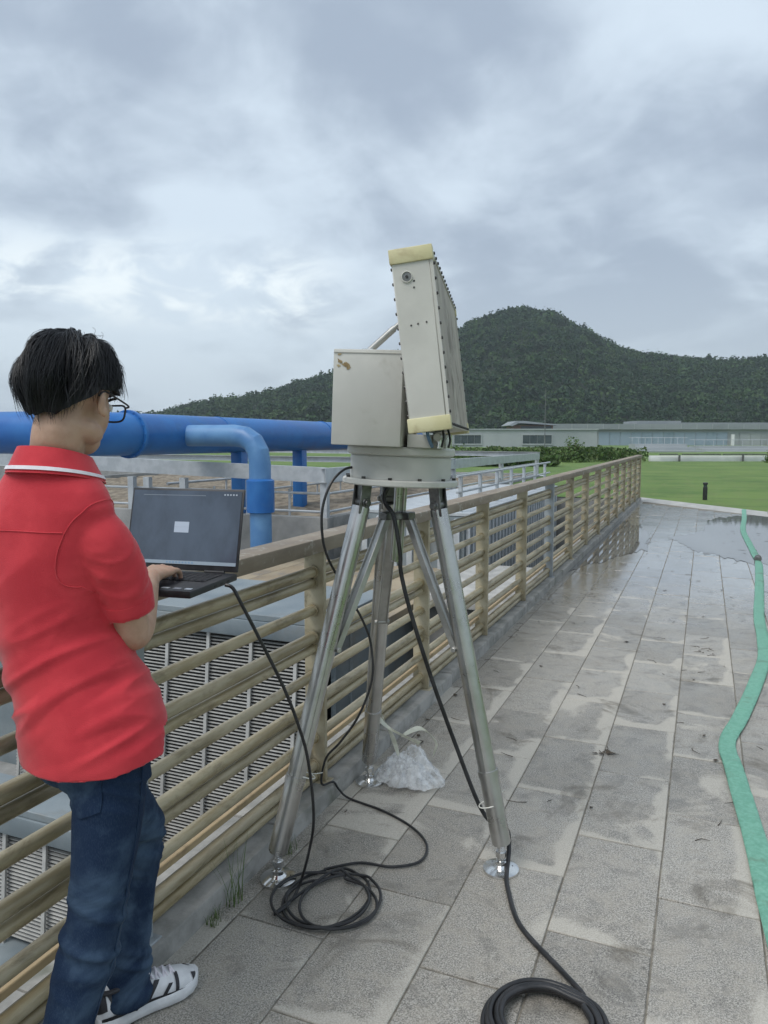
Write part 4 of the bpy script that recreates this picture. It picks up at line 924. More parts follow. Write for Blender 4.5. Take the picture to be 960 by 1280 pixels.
for k, pts in enumerate(([(-1.27, 2.90, .33), (-1.22, 2.92, .27), (-1.15, 2.93, .235), (-1.08, 2.96, .20)], [(-1.15, 2.93, .235), (-1.09, 3.0, .25), (-1.03, 3.02, .19), (-1.04, 3.03, .13)], [(-1.26, 2.90, .38), (-1.24, 2.93, .30), (-1.21, 2.97, .20), (-1.19, 3.0, .10)])):
    Pq = spline(pts, 6); w0 = .012
    vs_ = []
    for i, p in enumerate(Pq):
        tw = i * .35 + k; dv = V(math.cos(tw) * .6, math.sin(tw) * .4, .7); vs_ += [p - dv * w0, p + dv * w0, p + dv * w0 + V(.001, .001, 0), p - dv * w0 + V(.001, .001, 0)]
    b_.add(vs_, [(4 * i + j, 4 * i + (j + 1) % 4, 4 * i + 4 + (j + 1) % 4, 4 * i + 4 + j) for i in range(len(Pq) - 1) for j in range(4)] + [(3, 2, 1, 0), tuple(4 * (len(Pq) - 1) + q for q in range(4))])
o = part('tape_strip', b_, pm('pale_tape', (.50, .50, .40), (.66, .66, .56), 20, (.3, .45)), at=(-1.2, 2.93, .2)); tag(o, 'loose pale tape strips hanging from the rear tripod leg above the plastic', 'tape')
# ------------------------------------------------------------------ litter, weeds
M['twig'] = pm('wet_twig', (.03, .022, .014), (.075, .055, .035), 20, (.6, .8))
g = random.Random(21); b_ = MB()
spots = [(g.uniform(-1.0, 1.0), g.uniform(2.6, 13.5)) for _ in range(110)] + [(-.40 + g.uniform(-.04, .06), 3.62 + g.uniform(-.05, .05)) for _ in range(9)] + [(.04 + g.uniform(-.06, .06), 5.75 + g.uniform(-.08, .08)) for _ in range(9)] + [(g.uniform(-1.33, -1.2), g.uniform(1.8, 8)) for _ in range(26)] + [(.02, 2.95), (-.05, 4.2), (.05, 4.05), (.1, 3.75)]
for x, y in spots:
    a = g.uniform(0, 6.28); L = g.uniform(.012, .075) * (1 + .04 * y); k = g.uniform(-.5, .5); z = .0035
    if g.random() < .6:
        pts = [(x, y, z), (x + math.cos(a) * L * .5, y + math.sin(a) * L * .5, z + .002), (x + math.cos(a + k) * L, y + math.sin(a + k) * L, z)]; b_.tube(pts, [.0018, .0015, .0008], 5)
    else:
        m = 7; rr = g.uniform(.007, .016); b_.add([(x + math.cos(2 * math.pi * i / m + a) * rr * (1.6 if i in (0, 3) else .8), y + math.sin(2 * math.pi * i / m + a) * rr, z + g.uniform(0, .006)) for i in range(m)] + [(x, y, z + .005)], [(i, (i + 1) % m, m) for i in range(m)])
tag(part('leaf_litter', b_, M['twig'], fix=False), 'wet twigs and leaf scraps scattered over the tiles', 'litter', kind='stuff')
def weed(c, n, h, label, seed):
    g = random.Random(seed); cs = MB()
    for k in range(n):
        a = g.uniform(0, 6.28); l = h * g.uniform(.5, 1); w = g.uniform(.0012, .0024); b0 = V(c[0] + g.uniform(-.02, .02), c[1] + g.uniform(-.03, .03), c[2]); sd = V(-math.sin(a), math.cos(a), 0)
        P_ = [b0 + V(math.cos(a), math.sin(a), 0) * l * .45 * t * t + V(0, 0, l * t) for t in (0, .35, .7, 1)]
        vs_ = []
        for i, p in enumerate(P_): ww_ = w * (1 - i / 3.3); vs_ += [p - sd * ww_, p + sd * ww_, p + V(0, 0, .0006)]
        cs.add(vs_, [(3 * i + j, 3 * i + (j + 1) % 3, 3 * i + 3 + (j + 1) % 3, 3 * i + 3 + j) for i in range(3) for j in range(3)])
    o = part('weed', cs, M['weed'], at=c, fix=False); return tag(o, label, 'weed', 'weeds along the kerb')
M['weed'] = pm('weed_green', (.07, .12, .03), (.12, .17, .05), 20, (.6, .7))
weed((-1.352, 1.96, -.002), 16, .20, 'tallest grass weed growing at the kerb foot beside the shoe', 4)
weed((-1.345, 2.30, -.002), 34, .05, 'low tuft of moss and weed beside the left tripod foot', 6)
weed((-1.352, 1.86, -.002), 30, .045, 'low dark weed tuft at the kerb nearest the shoe', 9)
# ------------------------------------------------------------------ air
hz = MB(); hz.box((0, 470, 43), (2600, 1280, 94.4)); ho = link('haze', hz.mesh('haze', smooth=False), [])
t = NT('haze_air'); t.n.remove(t.b); pv = t.new('ShaderNodeVolumePrincipled'); pv.inputs['Color'].default_value = (.80, .88, .95, 1); pv.inputs['Density'].default_value = .00036; pv.inputs['Anisotropy'].default_value = .2
t.l.new(pv.outputs[0], t.out.inputs['Volume']); ho.data.materials.append(t.m); tag(ho, kind='stuff')
import mathutils.bvhtree as mathutils_bvh
# ------------------------------------------------------------------ laptop on the hand rail
LW, LD = nrm((.991, .13, 0)), nrm((-.13, .991, 0)); LH = V(-1.3585, 1.7315, 1.128)      # middle of the hinge
LR = np.column_stack([LW, LD, V(0, 0, 1)])
lap = thing('laptop', tuple(LH - LD * .125 - V(0, 0, .022)), 'open black laptop resting on the hand rail in front of the person', 'laptop')
M['lap'] = pm('laptop_shell', (.022, .023, .026), (.034, .035, .039), 30, (.38, .5), .2)
M['key'] = pm('keycaps', (.010, .010, .012), (.018, .018, .020), 30, (.45, .6))
def lb(mb, x0, x1, y0, y1, z0, z1): return mb.box(LH + LR @ V((x0 + x1) / 2, (y0 + y1) / 2, (z0 + z1) / 2), (x1 - x0, y1 - y0, z1 - z0), LR)
W2 = .179
base = part('base', lb(MB(), -W2, W2, -.252, .004, -.020, -.001), M['lap'], lap, bevel=.004)
b_ = MB()
for r in range(6):
    x = -.150
    while x < .150:
        w = .0165 if not (r == 0 and -.07 < x < .03) else .10
        lb(b_, x, min(x + w, .152), -.132 + r * .0185, -.132 + r * .0185 + (.0165 if r < 5 else .011), -.0008, .0012); x += w + .0024
part('keyboard', b_, M['key'], base, smooth=False)
part('touchpad', lb(MB(), -.075, .035, -.238, -.152, -.0008, .0004), M['lap'], base)
for x0, x1, c in ((.085, .105, (.55, .58, .60)), (.118, .138, (.35, .37, .42)), (.150, .168, (.62, .68, .74)), (.058, .070, (.5, .5, .5))):
    part('sticker', lb(MB(), x0, x1, -.232, -.219, -.0008, -.0003), pm('sticker', c, tuple(k * .8 for k in c), 200, (.3, .4)), base)
for k in range(3): part('side_port', lb(MB(), W2 - .002, W2 + .0006, -.06 - k * .035, -.045 - k * .035, -.014, -.009), M['key'], base)
TB = rotax((1, 0, 0), -math.radians(14)); SR = LR @ TB
def sp_(x, z, y=0): return LH + LR @ (V(0, .004, .0) + TB @ V(x, y, z))
def sb(mb, x0, x1, z0, z1, y0, y1): return mb.box(sp_((x0 + x1) / 2, (z0 + z1) / 2, (y0 + y1) / 2), (x1 - x0, y1 - y0, z1 - z0), SR)
lid = part('lid', sb(MB(), -W2, W2, .002, .236, .0005, .0065), M['lap'], lap, bevel=.003)
def screen_mat(name, c, e, noisy=0):
    t = NT(name); col = c
    if noisy: col = t.mix(t.rng(t.noise(t.obj((1, 1, .6)), 9, 5, .6, rnd=False), .35, .7), c, tuple(k * 1.5 for k in c))
    t.set(col, .16, 0.0, Emission_Strength=e); t.put(col, t.b.inputs['Emission Color']); return t.m
scr = part('screen', sb(MB(), -.172, .172, .018, .229, -.0012, .0006), screen_mat('screen_image', (.034, .045, .062), .36, 1), lid)
part('taskbar', sb(MB(), -.172, .172, .018, .0275, -.0018, -.0011), screen_mat('screen_taskbar', (.17, .21, .25), .40), scr)
part('dialog_window', sb(MB(), -.030, .016, .108, .139, -.0018, -.0011), screen_mat('screen_dialog', (.25, .29, .35), .42), scr)
part('title_line', sb(MB(), -.030, .016, .124, .1245, -.0021, -.0017), screen_mat('screen_line', (.2, .23, .27), .4), scr)
part('toolbar', sb(MB(), -.14, .06, .2145, .2165, -.0018, -.0011), screen_mat('screen_toolbar', (.10, .12, .145), .5), scr)
b_ = MB()
for k in range(5): sb(b_, .118 + k * .009, .122 + k * .009, .217, .221, -.0018, -.0011)
part('tray_icons', b_, screen_mat('screen_icons', (.25, .28, .32), .5), scr)
b_ = MB()
for k in range(9): sb(b_, -.045 + k * .010, -.040 + k * .010, .0205, .0250, -.0024, -.0019)
part('task_icons', b_, screen_mat('screen_task_icons', (.10, .16, .24), .5), scr)
b_ = MB()
for e in (-.11, .11): b_.cyl(LH + LR @ V(e - .03, .003, .0), LH + LR @ V(e + .03, .003, .0), .005, n=12)
part('hinge', b_, M['key'], lap)

# ------------------------------------------------------------------ person
def ring_loft(mb, rings, n=28):
    """rings: (centre, half-axis u, half-axis v)"""
    vs_, m = [], len(rings)
    for c, u, v in rings:
        c, u, v = map(lambda q: np.asarray(q, float), (c, u, v))
        for k in range(n):
            a = 2 * math.pi * k / n; vs_.append(c + u * math.cos(a) + v * math.sin(a))
    mb.add(vs_, [(i * n + k, i * n + (k + 1) % n, (i + 1) * n + (k + 1) % n, (i + 1) * n + k) for i in range(m - 1) for k in range(n)] + [tuple(range(n))[::-1], tuple(range((m - 1) * n, m * n))]); return mb
def ell(mb, c, r, R=None, n=20, m=14):
    c = np.asarray(c, float); prof = []
    vs_ = []
    for i in range(1, m):
        t = math.pi * i / m
        for k in range(n):
            a = 2 * math.pi * k / n; p = V(math.sin(t) * math.cos(a) * r[0], math.sin(t) * math.sin(a) * r[1], -math.cos(t) * r[2]); vs_.append(c + (R @ p if R is not None else p))
    lo, hi = V(0, 0, -r[2]), V(0, 0, r[2]); vs_ += [c + (R @ lo if R is not None else lo), c + (R @ hi if R is not None else hi)]
    f = [(i * n + k, i * n + (k + 1) % n, (i + 1) * n + (k + 1) % n, (i + 1) * n + k) for i in range(m - 2) for k in range(n)]; L = (m - 1) * n
    f += [(L, (k + 1) % n, k) for k in range(n)] + [(L + 1, (m - 2) * n + k, (m - 2) * n + (k + 1) % n) for k in range(n)]
    mb.add(vs_, f); return mb
def limb(mb, pts, n=22, sub=5):
    """pts: (x, y, z, radius); a smooth tapering limb"""
    P = spline([p[:3] for p in pts], sub); Rr = [q[0] for q in spline([(p[3], 0, 0) for p in pts], sub)]
    mb.tube(P, Rr, n); ell(mb, P[0], (Rr[0],) * 3, n=14, m=10); ell(mb, P[-1], (Rr[-1],) * 3, n=14, m=10); return mb
def melt(mb, voxel, smooth=6, factor=.5):
    """join overlapping solids into one continuous skin"""
    me = mb.mesh('tmp', smooth=False); o = bpy.data.objects.new('tmp', me); COL.objects.link(o)
    m1 = o.modifiers.new('r', 'REMESH'); m1.mode = 'VOXEL'; m1.voxel_size = voxel
    m2 = o.modifiers.new('s', 'SMOOTH'); m2.iterations = smooth; m2.factor = factor
    dg = bpy.context.evaluated_depsgraph_get(); ev = o.evaluated_get(dg); out = bpy.data.meshes.new_from_object(ev)
    bpy.data.objects.remove(o); bpy.data.meshes.remove(me); return out
def displace(me, fn):
    me.update(); co = [v.co.copy() for v in me.vertices]; no = [v.normal.copy() for v in me.vertices]
    for v, c, n in zip(me.vertices, co, no): v.co = c + n * fn(c, n)
    me.update()
def finish(name, me, mats, parent, at, drop=None, solid=0.0):
    if drop:
        bm = bmesh.new(); bm.from_mesh(me); kill = [v for v in bm.verts if drop(v.co)]
        bmesh.ops.delete(bm, geom=kill, context='VERTS'); bm.to_mesh(me); bm.free()
    me.polygons.foreach_set('use_smooth', [True] * len(me.polygons)); me.name = name
    base = wloc(parent) if parent is not None else V(0, 0, 0)
    me.transform(Matrix.Translation(Vector(-np.asarray(at, float)))); me.materials.clear()
    o = link(name, me, mats, parent, tuple(np.asarray(at, float) - base))
    if solid:
        s_ = o.modifiers.new('thickness', 'SOLIDIFY'); s_.thickness = solid; s_.offset = -1
    return o
nz = lambda c, s, o=0.0: mnoise.noise(Vector((c[0] * s[0] + o, c[1] * s[1], c[2] * s[2])))

def skin_mat():
    t = NT('skin'); n = t.noise(t.obj(), 30, 4, .6, rnd=False); col = t.mix(t.rng(n, .35, .65), (.43, .265, .185), (.49, .315, .225))
    t.set(col, .5, 0.0, Subsurface_Weight=.12, Subsurface_Scale=.01); t.put((1.0, .35, .2), t.b.inputs['Subsurface Radius']); t.bump(t.noise(t.obj(), 350, 3, .6, rnd=False), .12, .001); return t.m
def polo_mat():
    t = NT('red_pique'); v = t.obj(); n = t.noise(v, 7, 4, .6, rnd=False); col = t.mix(t.rng(n, .35, .65), (.50, .032, .046), (.60, .048, .062))
    vo = t.new('ShaderNodeTexVoronoi'); t.put(v, vo.inputs['Vector']); vo.inputs['Scale'].default_value = 620
    t.set(col, .78, 0.0, Sheen_Weight=.25, Sheen_Roughness=.4, Specular_IOR_Level=.25); t.bump(vo.outputs['Distance'], .35, .0012); return t.m
def denim_mat():
    t = NT('blue_denim'); v = t.obj(); n = t.noise(v, 6, 5, .6, .5, rnd=False); w = t.noise(t.obj((1, 1, .2)), 700, 3, .7, rnd=False)
    col = t.mix(t.rng(n, .44, .68), (.008, .021, .052), (.055, .092, .145)); col = t.mix(t.math('MULTIPLY', t.rng(w, .45, .7), .22), col, (.075, .115, .17))
    t.set(col, .85, 0.0, Specular_IOR_Level=.2); t.bump(w, .3, .001); return t.m
def hair_mat():
    t = NT('black_hair'); t.set((.006, .006, .0075), .46, 0.0, Specular_IOR_Level=.35); return t.m
M['skin'], M['polo'], M['denim'], M['hair'] = skin_mat(), polo_mat(), denim_mat(), hair_mat()
M['shoe_white'] = pm('shoe_white', (.62, .63, .64), (.72, .73, .74), 30, (.5, .65), bump=.15, bscale=300)
M['shoe_black'] = pm('shoe_black', (.012, .012, .014), (.025, .025, .03), 30, (.4, .6))
M['collar_white'] = pm('white_knit', (.66, .62, .66), (.74, .70, .74), 60, (.7, .85))
PO = V(-1.2, 1.2, 0)
HC = V(-1.226, 1.228, 1.588); HR_ = rotz(math.radians(7)) @ rotax((1, 0, 0), -math.radians(17))
def hp_(x, y, z): return HC + HR_ @ V(x, y, z)
# --- body: one continuous skin
B = MB()
ell(B, hp_(0, -.012, .028), (.073, .092, .083), HR_); ell(B, hp_(0, .030, -.028), (.061, .062, .080), HR_); ell(B, hp_(0, .052, -.080), (.038, .038, .032), HR_)
for s_ in (-1, 1):
    ell(B, hp_(s_ * .040, .012, -.072), (.026, .045, .026), HR_, 14, 10)
    ER = HR_ @ rotz(s_ * math.radians(24)); ell(B, hp_(s_ * .077, -.004, -.012), (.0075, .018, .031), ER, 14, 10); ell(B, hp_(s_ * .079, .008, -.034), (.007, .010, .012), ER, 12, 8)
ring_loft(B, [(hp_(0, .088, .015), HR_ @ V(.006, 0, 0), HR_ @ V(0, .008, 0)), (hp_(0, .100, -.012), HR_ @ V(.010, 0, 0), HR_ @ V(0, .011, 0)), (hp_(0, .104, -.028), HR_ @ V(.015, 0, 0), HR_ @ V(0, .013, 0)), (hp_(0, .092, -.036), HR_ @ V(.012, 0, 0), HR_ @ V(0, .008, 0))], 14)
ell(B, hp_(0, .090, -.054), (.021, .010, .006), HR_, 12, 8); ell(B, hp_(0, .087, -.064), (.018, .010, .006), HR_, 12, 8)
limb(B, [(*hp_(0, -.012, -.03), .052), (*hp_(0, -.022, -.085), .051), (-1.238, 1.192, 1.465, .054), (-1.242, 1.186, 1.40, .066)])
ring_loft(B, [((-1.20, 1.225, .86), (.12, 0, 0), (0, .085, 0)), ((-1.268, 1.215, 1.05), (.085, 0, 0), (0, .075, 0)), ((-1.278, 1.195, 1.26), (.10, 0, 0), (0, .075, 0)), ((-1.258, 1.188, 1.34), (.10, 0, 0), (0, .062, 0)), ((-1.245, 1.183, 1.42), (.06, 0, 0), (0, .05, 0))])
limb(B, [(-1.175, 1.198, 1.315, .036), (-1.131, 1.225, 1.24, .038), (-1.132, 1.268, 1.12, .039), (-1.137, 1.285, 1.076, .037), (-1.160, 1.330, 1.080, .037), (-1.212, 1.41, 1.110, .033), (-1.258, 1.485, 1.140, .025), (-1.275, 1.508, 1.148, .0245)])
limb(B, [(-1.355, 1.195, 1.315, .038), (-1.425, 1.235, 1.25, .042), (-1.452, 1.275, 1.172, .038), (-1.455, 1.36, 1.158, .036), (-1.448, 1.47, 1.150, .026), (-1.445, 1.50, 1.150, .0245)])
def hand(wr, ax, side, up, curl, spread):
    """wr wrist, ax direction of the fingers, side towards the thumb, up the back of the hand"""
    wr, ax, side, up = np.asarray(wr, float), nrm(ax), nrm(side), nrm(up)
    pc = [(wr - ax * .01, .024, .019), (wr + ax * .020, .028, .016), (wr + ax * .055, .039, .0145), (wr + ax * .082, .041, .0125), (wr + ax * .092, .037, .0095)]
    ring_loft(B, [(c, side * a, up * b) for c, a, b in pc], 18)
    for i, (o, L) in enumerate(((.0300, .070), (.0100, .079), (-.0105, .073), (-.0300, .057))):
        p = wr + ax * (.084 - .004 * abs(i - 1)) + side * o; d = nrm(ax + side * o * spread); c1, c2, c3 = curl[i]
        q1 = p + (d * math.cos(c1) - up * math.sin(c1)) * L * .45; q2 = q1 + (d * math.cos(c2) - up * math.sin(c2)) * L * .31; q3 = q2 + (d * math.cos(c3) - up * math.sin(c3)) * L * .24
        limb(B, [(*(p - d * .018), .0095), (*p, .0092), (*q1, .0084), (*q2, .0074), (*q3, .0062)], 12, 3)
    t0 = wr + ax * .022 + side * .020; t1 = wr + ax * .052 + side * .048 - up * .012; t2 = t1 + (ax * .8 + side * .35 - up * .25) * .030; t3 = t2 + (ax * .95 + side * .05 - up * .25) * .024
    limb(B, [(*t0, .014), (*t1, .0112), (*t2, .0095), (*t3, .0072)], 12, 3)
cr = [(.12, .75, 1.25), (.05, .70, 1.20), (.10, .75, 1.25), (.18, .80, 1.3)]
hand((-1.270, 1.512, 1.156), (-.34, .94, .03), (-.92, -.38, .10), (.02, .0, 1), cr, 5.0)
hand((-1.445, 1.502, 1.152), (.10, .99, .0), (.99, -.10, .05), (0, 0, 1), cr, 5.0)
for hipq, kn, cf, an in (((-1.118, 1.215, .86), (-1.140, 1.155, .50), (-1.152, 1.085, .33), (-1.156, 1.03, .07)), ((-1.285, 1.235, .86), (-1.310, 1.485, .495), (-1.335, 1.475, .30), (-1.335, 1.450, .07))):
    limb(B, [(*hipq, .052), (*(np.array(hipq) * .5 + np.array(kn) * .5), .046), (*kn, .040), (*cf, .038), (*an, .030)])
bm_ = melt(B, .0042, 5)
def eye_dent(c, n): return 0.0
person = finish('person', bm_, M['skin'], None, PO)
tag(person, 'person in a red polo shirt and jeans typing on a laptop at the railing', 'person')
# eyes, brows
for s_ in (-1, 1):
    b_ = MB(); ell(b_, hp_(s_ * .030, .0800, .002), (.0115, .0095, .0085), HR_, 14, 10); ey = part('eye', b_, pm('eye_white', (.62, .60, .58), (.68, .66, .64), 40, (.15, .25)), person)
    b_ = MB(); ell(b_, hp_(s_ * .030, .0865, .000), (.0055, .0036, .0055), HR_, 12, 8); part('iris', b_, M['hair'], ey)
    b_ = MB(); b_.tube(spline([hp_(s_ * .014, .092, .020), hp_(s_ * .030, .091, .025), hp_(s_ * .048, .078, .021)], 5), .0032, 6); part('eyebrow', b_, M['hair'], person)
# --- hair: a cut volume plus combed locks
hg = random.Random(5); CR = V(0, -.030, .0)
def hline(az):      # az 0 = front, pi = nape; lowest height of the hair, local z
    c = math.cos(az); s2 = abs(math.sin(az))
    if c > .35: return .020 + .015 * (c - .35)
    if c > -.12: return .002 + .018 * (c + .12) / .47
    return .002 - .070 * min(1, (-.12 - c) / .74) ** 1.15
HCN, HRD = V(0, -.010, .030), V(.094, .110, .094)
def hsurf(az, t):   # t 0 crown .. 1 hair line
    zl = hline(az); top = HCN[2] + HRD[2]; eq = HCN[2] - .012
    # upper dome to the widest level, then a tapering skirt to the hair line
    L1 = math.pi / 2; L2 = max(0.0, (eq - zl)) / .075; s_ = t * (L1 + L2) if zl < eq else t * math.acos(max(-1, min(1, (zl - eq) / (top - eq))))
    sq = 1.0 + .035 * math.sin(az * 3 + 1)
    if s_ <= L1: rr, z = math.sin(s_) ** .92, eq + (top - eq) * math.cos(s_)
    else:
        v = s_ - L1; z = eq - v * .075; rr = 1 - .25 * v ** 1.7
    cut = -.012 * math.exp(-((az - .55) / .30) ** 2) * math.exp(-(s_ / .8) ** 2)          # soft parting
    return HCN * V(1, 1, 0) + V(rr * math.sin(az) * HRD[0] * sq, rr * math.cos(az) * HRD[1] * sq, z + cut)
b_ = MB(); na_, nt_ = 120, 26; vs_ = []
for j in range(nt_ + 1):
    for i in range(na_):
        az = 2 * math.pi * i / na_; t = max(j / nt_, .02); p = hsurf(az, t); d = nrm(p - HCN)
        k = .0150 * mnoise.noise(Vector((math.sin(az) * 4.2, math.cos(az) * 4.2, t * 3.4))) + .0035 * mnoise.noise(Vector((math.sin(az) * 20, math.cos(az) * 20, t * 2)))
        vs_.append(hp_(*(p + d * (k - .004))))
for i in range(na_):   # inner lip back to the scalp
    az = 2 * math.pi * i / na_; p = hsurf(az, 1.0); vs_.append(hp_(*(V(p[0] * .80, HCN[1] + (p[1] - HCN[1]) * .80, p[2] + .012))))
f = [(j * na_ + i, j * na_ + (i + 1) % na_, (j + 1) * na_ + (i + 1) % na_, (j + 1) * na_ + i) for j in range(nt_ + 1) for i in range(na_)]
f.append(tuple(range(na_))[::-1]); b_.add(vs_, f)
nl = 4200
for q in range(nl):
    az = hg.uniform(0, 2 * math.pi); t0 = hg.choice((0, 0, hg.uniform(0, .7))) ; t0 = max(t0, .03); t1 = min(t0 + hg.uniform(.35, .9), hg.uniform(.86, 1.10)); daz = hg.uniform(-.42, .34) + .45 * mnoise.noise(Vector((math.sin(az) * 2.5, math.cos(az) * 2.5, t0 * 2))); lift0 = hg.uniform(-.003, .003); lift1 = hg.choice((hg.uniform(-.003, .004), hg.uniform(-.002, .009), hg.uniform(.004, .016))); w = hg.uniform(.0007, .0018); seg = 7
    cl = []
    for s_ in range(seg + 1):
        u = s_ / seg; t = t0 + (t1 - t0) * u; a = az + daz * u; p = hsurf(a, t); d = nrm(p - HCN)
        k = .0150 * mnoise.noise(Vector((math.sin(a) * 4.2, math.cos(a) * 4.2, t * 3.4))) - .002
        cl.append(p + d * (k + lift0 + (lift1 - lift0) * u + .003 * math.sin(u * 3.1)))
    vs_ = []
    for s_, p in enumerate(cl):
        T = nrm(cl[min(s_ + 1, seg)] - cl[max(s_ - 1, 0)]); d = nrm(p - HCN); sd = nrm(np.cross(T, d)); ww = w * (1 - (s_ / seg) ** 2.2 * .92)
        vs_ += [hp_(*(p - sd * ww)), hp_(*(p + d * ww * .8)), hp_(*(p + sd * ww))]
    b_.add(vs_, [(3 * s_ + j, 3 * s_ + j + 1, 3 * s_ + 4 + j, 3 * s_ + 3 + j) for s_ in range(seg) for j in (0, 1)])
for q in range(46):   # stray hairs on the crown
    az = hg.uniform(-.9, .9) + .3; p0 = hsurf(az, hg.uniform(.02, .35)); L = hg.uniform(.02, .045); dv = V(hg.uniform(-.8, .8), hg.uniform(-.6, .6), 1.0)
    b_.tube([hp_(*p) for p in spline([p0, p0 + nrm(dv) * L * .6, p0 + nrm(dv) * L * .8 + V(hg.uniform(-1, 1), hg.uniform(-1, 1), -.2) * L * .4], 4)], .00035, 4)
part('hair', b_, M['hair'], person, fix=False, ang=70)
# --- glasses
gl = MB()
def lens_loop(s_): return [hp_(s_ * (.034 + .027 * math.copysign(abs(math.cos(a)) ** .55, math.cos(a))), .104 - .004 * abs(math.cos(a)), -.004 + .019 * math.copysign(abs(math.sin(a)) ** .6, math.sin(a))) for a in np.linspace(0, 2 * math.pi, 29)[:-1]]
for s_ in (-1, 1):
    gl.tube(lens_loop(s_), .0022, 8, True); gl.tube(spline([hp_(s_ * .062, .100, .008), hp_(s_ * .074, .090, .009), hp_(s_ * .081, .03, .008), hp_(s_ * .084, -.008, .006), hp_(s_ * .083, -.022, -.008)], 5), .0020, 8)
gl.tube(spline([hp_(-.008, .104, .002), hp_(0, .108, .005), hp_(.008, .104, .002)], 5), .0020, 8)
gla = part('glasses', gl, M['shoe_black'], person)
def lens_mat():
    t = NT('spectacle_lens'); t.set((.9, .95, 1), .02, 0.0, Transmission_Weight=1.0, IOR=1.1); return t.m
M['lens'] = lens_mat()
for s_ in (-1, 1):
    lp_ = lens_loop(s_); c = np.mean(lp_, axis=0); b_ = MB(); n = len(lp_); d = HR_ @ V(0, .0006, 0); b_.add([p - d for p in lp_] + [p + d for p in lp_], [tuple(range(n)), tuple(range(n, 2 * n))[::-1]] + [(i, (i + 1) % n, n + (i + 1) % n, n + i) for i in range(n)]); part('lens', b_, M['lens'], gla)
# --- polo shirt
def folds(c, n):
    w = math.exp(-((c.z - .98) / .13) ** 2)
    k = .0045 * nz(c, (5, 5, 4)) + .0022 * nz(c, (14, 14, 9), 3)
    q = nz((c.x + .35 * c.z, c.y, c.z - .6 * c.x), (4, 4, 20), 7); k += w * .0095 * (1 - min(1, abs(q) * 2.4))
    q2 = nz((c.x - .5 * c.z, c.y, c.z + .5 * c.x), (9, 7, 3), 2); k += .0055 * (1 - min(1, abs(q2) * 3)) * math.exp(-((c.z - 1.19) / .16) ** 2)
    return k
def sleeve_folds_(c, n): return .003 * nz(c, (12, 12, 8)) + .0045 * (1 - min(1, abs(nz((c.x, c.y, c.z - c.y * .7 + c.x), (8, 8, 26), 5)) * 2.6))
TS = [(0.76, -1.204, 1.236, 0.17, 0.135), (0.86, -1.206, 1.235, 0.17, 0.136), (0.94, -1.222, 1.23, 0.158, 0.129), (1.02, -1.254, 1.222, 0.144, 0.12), (1.1, -1.278, 1.212, 0.134, 0.116), (1.18, -1.284, 1.204, 0.141, 0.114), (1.26, -1.281, 1.197, 0.154, 0.11), (1.32, -1.274, 1.192, 0.16, 0.103), (1.358, -1.26, 1.189, 0.15, 0.094), (1.394, -1.252, 1.187, 0.126, 0.085), (1.426, -1.25, 1.186, 0.098, 0.077), (1.448, -1.242, 1.187, 0.078, 0.071), (1.475, -1.24, 1.188, 0.066, 0.065)]
S = MB(); ring_loft(S, [((x, y, z), (a, 0, 0), (0, b, 0)) for z, x, y, a, b in TS], 48)
SLR = [(-1.18, 1.192, 1.318, 0.052), (-1.148, 1.203, 1.298, 0.058), (-1.131, 1.222, 1.25, 0.057), (-1.126, 1.245, 1.19, 0.053), (-1.1285, 1.2605, 1.1425, 0.053), (-1.129, 1.264, 1.132, 0.053)]
SLL = [(-1.350, 1.192, 1.318, .052), (-1.382, 1.203, 1.298, .058), (-1.405, 1.222, 1.255, .057), (-1.430, 1.245, 1.205, .053), (-1.445, 1.260, 1.172, .052)]
for sl in (SLR, SLL):
    P_s = spline([q[:3] for q in sl], 6); R_s = [q[0] for q in spline([(q[3], 0, 0) for q in sl], 6)]; S.tube(P_s, R_s, 28); ell(S, P_s[0], (R_s[0],) * 3, n=14, m=10)
VX = .0052; sm_ = melt(S, VX, 9)
def allfolds(c, n):
    arm = math.exp(-((c.x + 1.09) / .05) ** 2) * math.exp(-((c.z - 1.2) / .09) ** 2)
    return folds(c, n) + arm * .0042 * (1 - min(1, abs(nz((c.x, c.y, c.z - c.y * .7 + c.x), (8, 8, 26), 5)) * 2.6))
displace(sm_, allfolds)
axR = nrm(V(*SLR[4][:3]) - V(*SLR[3][:3])); ER_, EL_ = V(-1.1285, 1.2605, 1.1425), V(-1.442, 1.257, 1.178)
def cut(c):
    """distance past a hem and the way back"""
    if c[2] < 1.0:
        sy = (c[1] - 1.235) / .132; zb_ = .836 - .026 * max(0, -sy) + .048 * min(1, max(0, (sy - .18) / .14)) + .004 * mnoise.noise(Vector((c[0] * 18, c[1] * 18, 1)))
        return zb_ - c[2], V(0, 0, 1)
    if c[2] > 1.44: return c[2] - 1.462, V(0, 0, -1)
    return -1.0, V(0, 0, 0)
bmq = bmesh.new(); bmq.from_mesh(sm_); kill = []
for v in bmq.verts:
    h, back = cut(tuple(v.co))
    if h > VX * 1.05: kill.append(v)
    elif h > -VX * .35: v.co += Vector(back * h)
bmesh.ops.delete(bmq, geom=kill, context='VERTS')
for _ in range(3): bmesh.ops.smooth_vert(bmq, verts=[v for v in bmq.verts if v.is_boundary], factor=.35, use_axis_x=True, use_axis_y=True, use_axis_z=True)
bmq.to_mesh(sm_); bmq.free()
polo = finish('polo_shirt', sm_, M['polo'], person, PO, solid=.0028)
polo['label'] = 'red short-sleeved polo shirt'
bmt = bmesh.new(); bmt.from_mesh(polo.data); pbv = mathutils_bvh.BVHTree.FromBMesh(bmt); bmt.free()
def on_polo(p, lift=.0008):
    h = pbv.find_nearest(Vector(np.asarray(p, float) - PO)); return V(*h[0]) + PO + V(*h[1]) * lift
